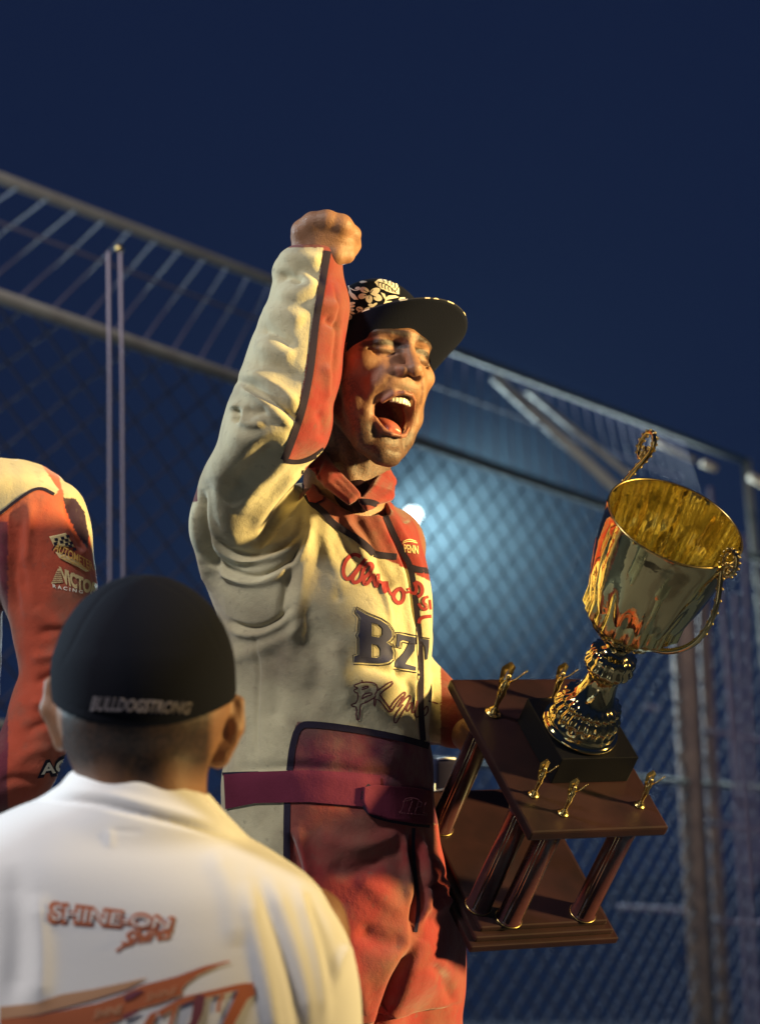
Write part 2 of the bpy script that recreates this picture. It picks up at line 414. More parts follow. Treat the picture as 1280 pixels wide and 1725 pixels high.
# ------------------------------------------------------------------ ground and platform
DECK = 0.42
def plane(name, x0, x1, y0, y1, z, m):
    return link(name, [(x0, y0, z), (x1, y0, z), (x1, y1, z), (x0, y1, z)], [(0, 1, 2, 3)], m, None, (0, 0, z), False)
tag(plane('ground', -200, 200, -60, 300, 0, M_asph), None, None, kind='structure')
mb = MB(); bevel_box(mb, lambda P: P, (0.2, 3.9, DECK/2), (2.4, 1.05, DECK/2), 0.01)
tag(mb.build('stage_platform', M_deck, None, (0.2, 3.9, 0), False), None, None, kind='structure')

# ================================================================== the shouting driver
RH = np.array([[-0.80509097, 0.58321976, 0.108089], [0.18835678, 0.07858175, 0.9789518], [0.56245022, 0.80850456, -0.17311886]])
TH = np.array([-0.01584255, 0.21083474, 0.06])
RC = np.array([[-0.60399671, 0.79425976, -0.06587414], [0.28901379, 0.29530764, 0.91063957], [0.7427375, 0.53098477, -0.40791687]])
TC = TH + np.array([-0.0027, -0.0215, 0])
def hl(P): return np.atleast_2d(P) @ RH.T + TH          # head local (his right, forward, up) -> camera frame
def ihl(p): return (np.asarray(p)-TH) @ RH

# --- suit
lin = lambda a, b, t: a+(b-a)*t
torso = [(782, 532, 640, 0.0, .075), (800, 500, 650, -.005, .085), (830, 452, 655, -.01, .11), (850, 420, 668, -.01, .125), (875, 385, 694, -.01, .14),
         (920, 350, 709, -.005, .15), (960, 347, 720, 0, .155), (1010, 357, 729, 0, .162), (1060, 372, 727, 0, .162), (1110, 384, 723, .005, .158),
         (1160, 388, 722, .01, .152), (1220, 386, 723, .015, .150), (1290, 376, 727, .02, .152), (1370, 374, 733, .025, .158), (1450, 380, 750, .03, .162),
         (1540, 392, 766, .035, .160), (1600, 400, 770, .045, .155), (1680, 430, 760, .055, .13)]
armr = [(412, 492, 572, .135, .034), (425, 478, 577, .135, .042), (450, 460, 580, .14, .048), (480, 458, 583, .145, .052), (500, 452, 585, .15, .054), (550, 430, 584, .16, .060),
        (600, 415, 579, .17, .065), (645, 400, 573, .18, .070), (680, 386, 564, .185, .076), (720, 370, 558, .18, .080), (750, 361, 546, .17, .083),
        (790, 342, 514, .14, .084), (830, 328, 492, .105, .086), (870, 323, 474, .075, .088), (920, 334, 455, .05, .083), (950, 345, 465, .035, .07)]
S = Field((-.32, -.93, -.26), (.17, .40, .30), 0.0022)
S.stack(torso, 0, n=2.25, cap=0.09)
S.stack(armr, 0.03, n=2.15, cap=0.012)
# left arm behind the chest, reaching for the prize
S.chain([pc(640, 925, -.10), pc(648, 1110, -.13), pc(718, 1188, -.11), pc(770, 1215, -.06)], [.066, .056, .048, .040], 0.03)
# thighs and legs
S.chain([pc(560, 1560, .05), pc(545, 1800, .09), pc(540, 2050, .13)], [.118, .104, .084], 0.06)
S.chain([pc(688, 1545, -.02), pc(686, 1800, 0.0), pc(690, 2050, .04)], [.084, .076, .070], 0.05)
# neck opening, collar
neck0 = pc(588, 745, .045)
S.cone(pc(600, 730, .06), pc(600, 835, .062), .064, .050, 0.008, 'sub')
S.cone(pc(612, 800, .13), pc(618, 842, .15), .034, .012, 0.006, 'sub')
S.chain([pc(526, 782, .10), pc(552, 815, .138), pc(588, 845, .158)], [.006, .006, .005], 0.012)
S.chain([pc(540, 766, .075), pc(566, 796, .120), pc(602, 834, .150)], [.0065, .006, .005], 0.014)
S.chain([pc(532, 774, .088), pc(559, 805, .130), pc(595, 840, .155)], [.0065, .006, .005], 0.014)
S.chain([pc(633, 782, -.02), pc(651, 806, .045), pc(642, 829, .105), pc(614, 850, .153)], [.0075, .007, .006, .005], 0.014)
S.chain([pc(534, 772, .09), pc(540, 758, .03), pc(585, 762, -.03), pc(632, 782, -.02)], [.009, .010, .009, .009], 0.008)
S.chain([pc(634, 784, -.02), pc(660, 812, .04), pc(654, 834, .10), pc(618, 856, .156)], [.007, .007, .007, .005], 0.012)
S.chain([pc(632, 780, -.02), pc(643, 800, .05), pc(630, 824, .11), pc(610, 845, .150)], [.007, .007, .006, .005], 0.014)
# cuff opening
SV, SQ = S.mesh(3); del S
armm = lambda V, x, y: V[:, 2] > 0.06+0.0*x
tors = lambda V, x, y: V[:, 2] > 0.0
fs = []
def fo(pl, amp, wd, c=None): fs.append((pl, amp*(1.25 if c else 1.4)/1000.0, wd, c))
A = armm
# forearm
fo([(462, 470), (480, 462), (500, 468), (512, 480)], -9, 8, A); fo([(462, 492), (490, 500), (520, 490), (540, 470)], 5, 12, A)
fo([(470, 440), (505, 430), (545, 440)], 5, 11, A); fo([(492, 452), (520, 455), (545, 485)], -4, 8, A)
fo([(440, 530), (480, 528), (515, 545)], 5, 14, A); fo([(430, 552), (455, 556), (480, 572), (498, 590)], -7, 9, A)
fo([(425, 575), (460, 590), (500, 600)], 5, 14, A); fo([(415, 610), (450, 612), (480, 630), (515, 635)], -3.5, 12, A)
fo([(408, 628), (440, 636), (475, 655), (505, 690)], 5, 9, A)
fo([(398, 642), (420, 646), (450, 668), (480, 694), (502, 715)], -10, 6, A); fo([(402, 655), (430, 665), (465, 692), (495, 722)], 6, 8, A)
fo([(520, 520), (540, 512), (575, 520)], 4, 10, A); fo([(545, 535), (565, 548), (578, 545)], -5, 7, A); fo([(545, 610), (560, 640), (555, 680)], 4, 9, A)
fo([(560, 470), (570, 520), (568, 560), (562, 620), (556, 690)], -3, 4, A); fo([(535, 690), (548, 715), (540, 745)], -4, 8, A)
# folds at the elbow
fo([(392, 672), (398, 700), (420, 716), (450, 708)], 6, 8, A); fo([(393, 686), (400, 700), (396, 712)], -12, 7, A); fo([(408, 690), (430, 698), (455, 690)], -5, 9, A)
fo([(380, 730), (420, 740), (460, 728), (500, 742)], 4, 16, A)
fo([(500, 745), (460, 790), (420, 830), (395, 868)], 6, 14, A); fo([(470, 745), (420, 790), (375, 850)], -6, 16, A)
fo([(520, 790), (480, 850), (440, 905)], -5, 12, A); fo([(505, 780), (465, 840), (420, 895)], 5, 10, A); fo([(345, 800), (350, 860), (365, 900), (395, 925)], -4, 12, A)
# arm hole rolls
fo([(548, 770), (520, 812), (480, 862), (445, 905), (425, 935)], -12, 6, None); fo([(556, 764), (528, 806), (490, 858), (452, 905)], 4, 6, None)
fo([(345, 890), (360, 915), (395, 935), (440, 935), (485, 920), (510, 890)], -6, 7, None)
fo([(350, 905), (375, 930), (415, 948), (460, 940), (500, 918), (518, 880)], 6, 6, None)
fo([(348, 925), (380, 960), (425, 975), (465, 962), (505, 930), (520, 880)], -5, 5, None); fo([(345, 940), (380, 972), (425, 985), (470, 972), (512, 935), (526, 880)], 5, 7, None)
fo([(336, 820), (340, 880), (352, 930), (372, 975)], -8, 6, None); fo([(328, 840), (332, 900), (342, 950), (360, 1000)], 5, 8, None)
# chest and side
fo([(512, 850), (508, 890), (498, 930), (480, 990), (470, 1060)], -5, 7, None); fo([(520, 850), (522, 900), (512, 960), (500, 1040), (490, 1120)], 5, 13, None)
fo([(540, 880), (560, 960), (575, 1010)], 3.5, 12, None); fo([(556, 870), (590, 930), (610, 960)], -3, 9, None); fo([(500, 1000), (530, 1060), (540, 1130), (520, 1200)], -4, 18, None)
fo([(552, 950), (568, 985), (570, 1020)], -2, 8, None); fo([(585, 900), (620, 950), (650, 1000), (662, 1060)], 3, 5, None); fo([(632, 935), (650, 975), (664, 990)], -5, 9, None)
fo([(380, 1045), (420, 1062), (460, 1052), (495, 1020)], -5, 5, None); fo([(380, 1056), (420, 1073), (462, 1062), (500, 1028)], 4, 7, None)
fo([(430, 1060), (435, 1120), (432, 1200), (434, 1290)], -2.5, 4, None); fo([(400, 1080), (405, 1160), (410, 1240)], 5, 12, None); fo([(455, 1080), (465, 1150), (462, 1230)], -3.5, 14, None)
fo([(395, 1110), (430, 1098), (480, 1075), (520, 1050)], 3, 12, None); fo([(600, 1110), (640, 1130), (690, 1145)], -3, 10, None); fo([(560, 1070), (575, 1140), (590, 1200)], 3.5, 14, None)
fo([(640, 1110), (690, 1130), (712, 1150)], 3, 8, None); fo([(655, 1085), (668, 1120), (672, 1150)], -3, 6, None)
# placket
fo([(640, 850), (655, 885), (680, 935), (694, 975), (702, 1040), (708, 1120), (707, 1200), (713, 1250)], -8, 6, None)
fo([(655, 850), (672, 890), (697, 935), (708, 990), (715, 1060), (717, 1130), (717, 1200), (722, 1245)], 6, 6, None)
fo([(628, 850), (640, 885), (666, 935), (684, 985), (692, 1060), (698, 1120), (697, 1200)], 4, 7, None)
fo([(660, 850), (675, 860), (690, 880)], -6, 5, None); fo([(575, 870), (600, 905), (622, 935)], 3.5, 8, None); fo([(595, 860), (618, 900), (640, 945)], -4, 7, None); fo([(560, 850), (585, 890), (605, 925)], -3, 6, None)
# waist, trousers
fo([(375, 1296), (440, 1296), (500, 1290), (600, 1300), (700, 1310)], -3, 10, None)
fo([(486, 1400), (500, 1450), (508, 1500)], -8, 6, None); fo([(500, 1390), (515, 1450), (520, 1500)], 5, 9, None)
fo([(690, 1400), (695, 1450), (703, 1500), (698, 1550), (694, 1580)], -9, 6, None); fo([(705, 1400), (712, 1450), (718, 1510), (708, 1560)], 8, 6, None); fo([(680, 1400), (684, 1460), (690, 1530)], 5, 8, None)
fo([(530, 1400), (580, 1430), (640, 1420), (680, 1395)], 5, 16, None); fo([(550, 1460), (600, 1475), (650, 1440)], -4, 14, None); fo([(600, 1470), (650, 1520), (690, 1540)], 3, 16, None)
fo([(705, 1580), (690, 1620), (665, 1670), (645, 1725), (640, 1800)], -16, 11, None); fo([(600, 1560), (640, 1590), (690, 1590)], -5, 16, None); fo([(560, 1600), (600, 1640), (620, 1725)], 4, 16, None)
fo([(720, 1440), (738, 1470), (752, 1510)], 6, 10, None); fo([(715, 1540), (740, 1530), (760, 1510)], 6, 12, None); fo([(710, 1500), (735, 1490), (750, 1470)], -5, 8, None); fo([(725, 1620), (750, 1650), (765, 1700)], -4, 10, None)
SV = folds(SV, SQ, fs)
def wob(V, s, a, seed):
    r = np.random.RandomState(seed); o = np.zeros(len(V))
    for _ in range(7):
        k = r.normal(size=3); k /= np.linalg.norm(k); o += np.sin(V@k*s*(0.6+r.rand())+r.rand()*6.28)
    return o*a/7
SN = normals(SV, SQ); SV = SV+SN*(wob(SV, 60, .004, 1)+wob(SV, 130, .0016, 2))[:, None]; SV = relaxed(SV, SQ)
SN = normals(SV, SQ)
def paint_suit(V, N):
    x, y = projpx(V); z = V[:, 2]; C = np.tile(CREAM, (len(V), 1)).astype(np.float32)
    red = np.array(RED); dk = np.array(DARK); pu = np.array(PURP)
    arm = (y < 800) & (z > 0.085) & (x < 600)
    arm &= ~((y > 800-(x-500)*.85) & (x > 514))
    tor = ~arm
    # yoke
    yk = [(490, 700), (505, 795), (520, 842), (575, 885), (612, 925), (668, 950), (735, 985), (760, 700)]
    C[tor & in_poly(x, y, yk) & (y < 1000)] = red
    # trousers, front panel
    pan = [(500, 1215), (600, 1226), (700, 1246), (800, 1262), (800, 1398), (620, 1372), (485, 1352), (485, 1300)]
    tr = [(484, 1350), (620, 1362), (700, 1385), (840, 1400), (840, 2400), (300, 2400), (300, 1560), (484, 1500)]
    C[tor & in_poly(x, y, pan)] = pu; C[tor & in_poly(x, y, tr)] = red*1.0
    C[tor & (y > 1560)] = red
    # belt strap
    # sleeve stripe
    st = [(546, 405), (620, 405), (620, 700), (566, 720), (550, 754), (525, 772), (500, 779), (476, 776), (476, 774), (497, 715), (512, 640), (530, 520), (542, 440)]
    C[arm & in_poly(x, y, st)] = red
    # cuffs and the far cuff
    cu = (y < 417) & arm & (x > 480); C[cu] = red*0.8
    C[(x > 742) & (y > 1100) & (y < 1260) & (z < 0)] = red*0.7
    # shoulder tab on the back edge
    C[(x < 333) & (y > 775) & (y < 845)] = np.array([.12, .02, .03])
    return C
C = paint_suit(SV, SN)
driver = None
# --- body: head and neck (fine), fist, hidden trunk
HF = Field((-.11, -.13, -.24), (.11, .15, .135), 0.0016)
H = HF
H.ell((0, -.012, .035), (.076, .096, .085), 0)
H.ell((0, .028, .000), (.064, .066, .072), .02)
H.cone((0, .015, -.055), (0, .045, -.110), .052, .034, .02)
H.ell((0, .066, -.140), (.022, .018, .016), .018)
for s in (1, -1):
    H.chain([(s*.057, -.005, -.035), (s*.050, .002, -.074), (s*.027, .050, -.127), (s*.008, .066, -.142)], [.018, .016, .014, .014], .018)
    H.ell((s*.045, .056, -.024), (.024, .026, .020), .014)
    H.chain([(s*.050, .040, -.045), (s*.043, .050, -.080), (s*.034, .054, -.112)], [.021, .018, .016], .014)
    H.cone((s*.004, .085, .027), (s*.042, .073, .028), .0125, .011, .016)
    H.cone((s*.008, .092, .018), (s*.026, .087, .0125), .0055, .0045, .009)    # pulled-down brow
H.ell((0, .076, -.046), (.034, .026, .026), .014)
H.chain([(0, .084, .016), (0, .094, .000), (0, .107, -.020), (0, .112, -.028)], [.010, .0078, .0088, .0110], .010)
for s in (1, -1):
    H.ell((s*.0128, .101, -.032), (.0080, .0125, .0085), .005)
    H.ell((s*.028, .096, .004), (.019, .013, .010), .008, 'sub')
    H.ell((s*.031, .0705, .001), (.0160, .0150, .0105), .005)
    H.chain([(s*.016, .0875, -.001), (s*.024, .0885, .0015), (s*.033, .0868, .0012), (s*.044, .0795, -.002), (s*.051, .072, -.006)], [.0010, .0020, .0022, .0016, .0006], .003, 'sub')
    H.chain([(s*.017, .087, -.009), (s*.028, .0855, -.0125), (s*.042, .078, -.012), (s*.050, .070, -.008)], [.0004, .0010, .0010, .0004], .006, 'sub')
    H.ell((s*.0075, .1075, -.0405), (.0045, .0065, .006), .002, 'sub')
    H.chain([(s*.020, .098, -.034), (s*.029, .092, -.048), (s*.036, .084, -.066)], [.0008, .0012, .0008], .012, 'sub')
    H.chain([(s*.026, .084, -.036), (s*.036, .074, -.056), (s*.039, .064, -.088), (s*.030, .062, -.118)], [.008, .009, .009, .008], .022)
# lips and mouth
up_l = [(.029, .074, -.088), (.026, .084, -.076), (.017, .095, -.066), (.006, .102, -.0615), (0, .1025, -.0625), (-.006, .102, -.0615), (-.017, .095, -.066), (-.026, .084, -.076), (-.029, .074, -.088)]
lo_l = [(.029, .074, -.088), (.027, .074, -.100), (.018, .080, -.112), (.007, .085, -.117), (-.007, .085, -.117), (-.018, .080, -.112), (-.027, .074, -.100), (-.029, .074, -.088)]
H.chain(up_l[1:-1], [.0022, .0028, .0032, .0028, .0032, .0028, .0022], .012)
H.chain(lo_l[1:-1], [.0022, .0034, .0040, .0040, .0034, .0022], .012)
H.ell((0, .088, -.089), (.0258, .050, .0245), .003, 'sub')
H.ell((0, .050, -.088), (.027, .040, .026), .003, 'sub')
H.chain([(-.012, .086, -.1275), (0, .088, -.1285), (.012, .086, -.1275)], [.001, .003, .001], .012, 'sub')
# ears
for s in (1, -1):
    H.ell((s*.079, -.012, -.010), (.009, .019, .030), .006, R=np.array([[1, 0, 0], [0, .97, -.24], [0, .24, .97]]))
    H.ell((s*.087, -.009, -.008), (.006, .011, .019), .003, 'sub')
# neck, strained
nb = ihl(pc(578, 850, .02)); nt = ihl(pc(590, 700, .035)); nm = ihl(pc(586, 775, .03))
H.chain([nt, nm, nb], [.056, .055, .060], .022)
for (a, b) in (((618, 715, .085), (608, 812, .075)), ((560, 690, .09), (592, 812, .085))):
    H.chain([ihl(pc(*a)), ihl(pc(*b))], [.009, .011], .012)
HV, HQ = HF.mesh(1)
kc = (hl(HV)-TC) @ RC; kk = np.clip((kc[:, 2]-.012)/.015, 0, 1)[:, None]*.16; HV = HV*(1-kk)+np.array([0, -.01, .03])*kk; HC = hl(HV); HN = normals(HC, HQ)
skin = np.array([.31, .158, .090]); stub = np.array([.035, .028, .030]); lip = np.array([.30, .115, .08])
HCOL = np.tile(skin, (len(HV), 1))
def near(V, pl, rad):
    d = np.full(len(V), 9.0)
    for a, b in zip(pl[:-1], pl[1:]):
        a = np.array(a); b = np.array(b); ab = b-a; t = np.clip(((V-a)@ab)/(ab@ab), 0, 1); d = np.minimum(d, np.linalg.norm(V-a-t[:, None]*ab, axis=1))
    return np.clip(1-d/rad, 0, 1)
lx, ly, lz = np.abs(HV[:, 0]), HV[:, 1], HV[:, 2]
beard = np.clip((-lz-.008-.55*np.clip(ly-.03, 0, 1))/.03, 0, 1)*np.clip((.078-ly+np.clip(-lz-.1, 0, .05)*2)/.02, 0, 1)
beard = np.maximum(beard, np.clip(1-np.hypot(lx/.028, (lz+.055)/.008), 0, 1)*(ly > .08)*1.0)
beard = np.maximum(beard, np.clip((-lz-.122)/.01, 0, 1)); beard *= np.clip((lz+.19)/.03, 0, 1)
gr = np.random.RandomState(3).rand(len(HV))*.45+.5
HCOL = HCOL*(1-.95*(beard*gr)[:, None])+stub*(.95*(beard*gr)[:, None])
ruddy = np.clip(near(np.c_[lx, ly, lz], [(0, .11, -.025), (.02, .095, -.03)], .022)+.7*near(np.c_[lx, ly, lz], [(.04, .07, -.03), (.05, .06, -.02)], .03), 0, 1)[:, None]
HCOL = HCOL*(1-.2*ruddy)+np.array([.36, .13, .08])*.2*ruddy
lm = np.maximum(near(HV, up_l, .0065), near(HV, lo_l, .0078)); lm = np.clip(lm*2.0, 0, 1)[:, None]; HCOL = HCOL*(1-.8*lm)+lip*.8*lm
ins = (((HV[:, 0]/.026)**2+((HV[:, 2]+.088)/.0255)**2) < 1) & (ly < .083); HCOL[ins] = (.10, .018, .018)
hair = np.clip(((lz-.002)-.9*np.clip(ly-.0, 0, 1))/.008, 0, 1)*(ly < .055); sb = np.clip(1-np.abs(ly-.012)/.010, 0, 1)*(lz > -.045)*(lx > .05); hr = np.clip(np.maximum(hair, sb)*1.6, 0, 1)[:, None]
HCOL = HCOL*(1-.92*hr)+np.array([.03, .02, .018])*.92*hr
bl = near(np.c_[lx, ly, lz], [(.012, .103, .018), (.024, .098, .022), (.040, .086, .026), (.050, .076, .024)], .009); bl = np.clip(bl*2.2, 0, 1)[:, None]*.8
HCOL = HCOL*(1-bl)+np.array([.045, .026, .02])*bl
cr = near(np.c_[lx, ly, lz], [(.014, .0885, .001), (.024, .0885, .0025), (.033, .0868, .0022), (.046, .078, -.002), (.058, .066, .002)], .0042)[:, None]; cr = np.clip(cr*1.8, 0, 1); HCOL = HCOL*(1-.8*cr)+np.array([.03, .015, .012])*.8*cr  # lash line and lid-crease shade painted into the skin

def near2(pl, rad): return near(np.c_[lx, 0*lx, lz], [(a, 0, b) for a, b in pl], rad)*(ly > .045)
for pl, rad, st, cc in (([(.009, .004), (.018, .0055), (.030, .0060), (.043, .0040), (.053, .000)], .0050, .92, (.022, .012, .010)), ([(.014, .0195), (.028, .022), (.044, .019), (.053, .012)], .0065, .80, (.03, .018, .014)),
                        ([(.012, -.003), (.022, -.0065), (.034, -.0080), (.046, -.007), (.056, -.002)], .0042, .70, (.05, .024, .018)), ([(.018, -.032), (.028, -.046), (.036, -.064)], .0035, .5, (.10, .04, .028)), ([(.008, .006), (.006, .020)], .0035, .5, (.10, .04, .03)),
                        ([(.050, .001), (.060, .006)], .003, .5, (.1, .045, .03)), ([(.050, -.004), (.060, -.010)], .003, .5, (.1, .045, .03))):
    ek = np.clip(near2(pl, rad)*2.0, 0, 1)[:, None]*st; HCOL = HCOL*(1-ek)+np.array(cc)*ek  # brow hair, plus shade of lids, folds and furrows painted into the skin

# fist
FF = Field((-.16, .29, .04), (.02, .46, .23), 0.0016)
wr = pc(533, 440, .135); kn = [pc(509, 388, .155), pc(528, 374, .163), pc(552, 371, .166), pc(576, 379, .163)]
FF.chain([pc(530, 470, .135), wr], [.032, .030], 0)
FF.ell(pc(540, 406, .148), (.036, .034, .023), .018)
FF.ell(pc(570, 408, .142), (.024, .026, .024), .014)
for i, k in enumerate(kn):
    FF.cone(wr+np.array([-.012+.010*i, .012, 0]), k, .0138, .0122, .013)
    p1 = k+np.array([(i-1)*.004-.002, -.004, -.038]); p2 = p1+np.array([0, -.026, -.002]); p3 = p2+np.array([.0, .004, .020])
    FF.chain([k, p1], [.0122, .0105], .008); FF.chain([p1, p2, p3], [.0100, .0095, .0085], .003)
# index finger side and thumb wrapped round it
FF.chain([kn[3], pc(594, 394, .145), pc(597, 414, .122)], [.0125, .0105, .0095], .005)
FF.chain([pc(548, 436, .150), pc(566, 430, .158), pc(584, 430, .150), pc(594, 421, .130)], [.0150, .0125, .0100, .0085], .008)
for a, b in ((0, 1), (1, 2), (2, 3)):
    m = (kn[a]+kn[b])/2+np.array([0, .012, -.012]); FF.cone(m, m+np.array([0, -.006, .004]), .0016, .0010, .010, 'sub')
FV, FQ = FF.mesh(1)
FCOL = np.tile(skin*1.02, (len(FV), 1)); kx = np.clip(sum(np.clip(1-np.linalg.norm(FV-k, axis=1)/.016, 0, 1) for k in kn), 0, 1)[:, None]; FCOL = FCOL*(1-.3*kx)+np.array([.5, .2, .14])*.3*kx
# left hand gripping the prize from behind
GF = Field((.05, -.36, -.14), (.20, -.22, .12), 0.002)
GF.chain([pc(750, 1195, -.09), pc(775, 1222, -.055)], [.028, .027], 0)
GF.ell(pc(792, 1238, -.03), (.026, .026, .028), .014)
for i in range(4):
    k = pc(790+8*i, 1222+10*i, -.005); p1 = k+np.array([.012, -.010, .026]); p2 = p1+np.array([.020, -.010, .004])
    GF.chain([pc(786, 1236, -.03), k, p1, p2], [.012, .0105, .0095, .008], .004)
GF.chain([pc(786, 1240, -.04), pc(800, 1262, -.04), pc(822, 1268, -.03)], [.014, .011, .009], .006)
GV, GQ = GF.mesh(1)
# trunk, arms and legs under the suit
TF = Field((-.32, -1.75, -.24), (.2, .30, .32), 0.009)
TF.stack([(820, 470, 640, 0, .07), (900, 420, 660, 0, .10), (1060, 420, 690, 0, .12), (1300, 430, 690, .02, .11), (1560, 440, 720, .035, .12)], 0, cap=.03)
TF.chain([pc(585, 770, .03), pc(585, 860, .02)], [.045, .05], .02)
TF.chain([pc(405, 880, .06), pc(428, 790, .135), pc(464, 720, .175), pc(532, 455, .135)], [.04, .036, .036, .026], .03)
TF.chain([pc(640, 925, -.08), pc(650, 1110, -.13), pc(760, 1205, -.075)], [.05, .042, .026], .03)
for sx, sz in ((545, 0), (680, -.07)):
    TF.chain([pc(sx+5, 1560, .05+sz), pc(sx, 2050, .13+sz), pc(sx, 2560, .20+sz), pc(sx+10, 2650, .26+sz)], [.06, .045, .04, .04], .03)
TV, TQ = TF.mesh(1)
def join(parts):
    V = []; Q = []; Cc = []; n = 0
    for v, q, c in parts: V.append(v); Q.append(q+n); Cc.append(np.broadcast_to(c, (len(v), 3))); n += len(v)
    return np.concatenate(V), np.concatenate(Q), np.concatenate(Cc)
BV, BQ, BC = join([(HC, HQ, HCOL), (FV, FQ, FCOL), (GV, GQ, skin*.8), (TV, TQ, skin)])
base = to_world(np.array([pc(600, 2050, .08)]))[0]; base[2] = DECK
driver = link('person', to_world(BV), BQ, M_skin, None, base, colors=BC)
tag(driver, 'shouting man in cream and red racing suit and floral cap, fist raised, holding the trophy', 'person')
# lower legs and boots of the suit
LF = Field((-.30, -1.80, -.12), (.20, -.85, .46), 0.008)
for sx, sz in ((542, .02), (700, -.06)):
    LF.chain([pc(sx, 2000, .12+sz), pc(sx, 2300, .17+sz), pc(sx, 2640, .21+sz)], [.080, .066, .058], .02)
LV, LQ = LF.mesh(1)
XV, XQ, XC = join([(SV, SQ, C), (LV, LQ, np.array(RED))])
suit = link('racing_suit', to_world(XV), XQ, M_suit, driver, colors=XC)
suit['label'] = 'cream and red racing suit with black piping and dirt stains'
for i, (sx, sz) in enumerate(((542, .02), (700, -.06))):
    bt = Field((-.30, -1.90, .0), (.20, -1.45, .60), 0.006); a = pc(sx, 2640, .21+sz)
    bt.chain([a+(0, .05, 0), a+(0, -.04, .01)], [.055, .05], 0); bt.chain([a+(0, -.055, .0), a+(.05, -.065, .12)], [.042, .036], .03)
    v, q = bt.mesh(1); link('boot', to_world(v), q, M_dark, driver)
SB = bvh_of(SV, SQ)
uf = Field((-.12, -.03, .0), (.03, .12, .20), .003); uf.chain([pc(582, 812, .05), pc(598, 836, .085), pc(608, 850, .120)], [.030, .024, .012], 0); uv_, uq_ = uf.mesh(1); link('neck_shade_insert', to_world(uv_), uq_, mat('neck_shade_maroon', (.018, .006, .010), .95, spec=.1), driver)  # dark insert standing in for the shade inside the neck opening
BB = bvh_of(HC, HQ)

# piping, lettering and patches of the suit
A5 = lambda pts: scl(pts, 560, 1000, 5.818)
A7 = lambda pts: scl(pts, 560, 920, 7.111)
def many(lines, wd, sm=2): return [q for l in lines for q in ribbon(l, wd, sm)]
pip = None
lay('piping', ribbon([(514, 792), (512, 810), (518, 843), (545, 862), (558, 880), (578, 893), (600, 906), (619, 922), (630, 933)], 11), SB, M_dark, suit, 0.0012)
lay('piping', ribbon([(630, 933), (645, 936), (668, 938)], 11), SB, M_dark, suit, 0.0012); lay('piping', ribbon([(690, 955), (705, 960), (724, 962)], 10), SB, M_dark, suit, 0.0012)
lay('piping', ribbon([(552, 423), (547, 450), (541, 490), (532, 540), (527, 590), (522, 630), (512, 680), (500, 720), (484, 762), (478, 775)], 12), SB, M_dark, suit, 0.0012)
lay('piping', ribbon([(478, 775), (500, 779), (525, 772), (548, 755)], 8), SB, M_dark, suit, 0.0012)
lay('piping', ribbon([(488, 1298), (492, 1260), (503, 1221), (530, 1220), (580, 1226), (640, 1236), (690, 1247), (722, 1257)], 11), SB, M_dark, suit, 0.0012)
lay('piping', ribbon([(484, 1352), (483, 1400), (483, 1470)], 11), SB, M_dark, suit, 0.0012)
lay('piping', ribbon([(344, 1306), (390, 1303), (436, 1302)], 5), SB, M_dark, suit, 0.0012)

lay('zip', ribbon([(606, 845), (625, 846), (640, 852), (655, 882), (668, 910), (680, 935), (690, 950), (697, 985), (702, 1030), (707, 1080), (709, 1130), (708, 1190), (712, 1248)], 10), SB, M_dark, suit, 0.0010)
lay('zip', ribbon([(696, 1395), (696, 1440), (700, 1480), (706, 1520), (700, 1570)], 6), SB, M_dark, suit, 0.0010)
lay('epaulette', [([(520, 786), (531, 786), (548, 834), (545, 842), (532, 848), (521, 846), (516, 835), (515, 805)], [])], SB, M_redcloth, suit, 0.0015, 4, 0.003)
lay('epaulette_edge', ribbon([(549, 832), (546, 840), (534, 848), (522, 847), (516, 838)], 4), SB, M_dark, suit, 0.003)
lay('belt_strap', [([(379, 1305), (430, 1301), (520, 1298), (600, 1302), (640, 1306), (640, 1362), (600, 1358), (520, 1351), (430, 1353), (382, 1363)], [])], SB, M_purp, suit, 0.0030, 6)
lay('belt_flap', [([(612, 1326), (632, 1322), (700, 1328), (726, 1332), (729, 1390), (700, 1388), (650, 1380), (620, 1370), (611, 1350)], [])], SB, M_purp, suit, 0.0015, 5, 0.006)
lay('flap_edge', ribbon([(622, 1322), (610, 1335), (610, 1352), (620, 1372), (650, 1382), (690, 1389), (722, 1392)], 6), SB, M_dark, suit, 0.003)
emb = [[(678, 1347), (684, 1345), (693, 1345), (701, 1348)], [(678, 1347), (672, 1368), (668, 1369)], [(690, 1350), (684, 1368)], [(700, 1350), (694, 1370)], [(700, 1350), (706, 1352), (704, 1360), (698, 1360)], [(712, 1352), (706, 1370), (714, 1372)], [(668, 1370), (690, 1372), (714, 1374)], [(674, 1352), (690, 1347)]]
lay('flap_lettering', many(emb, 1.6), SB, M_mart, suit, 0.0090, 3, 0.001)
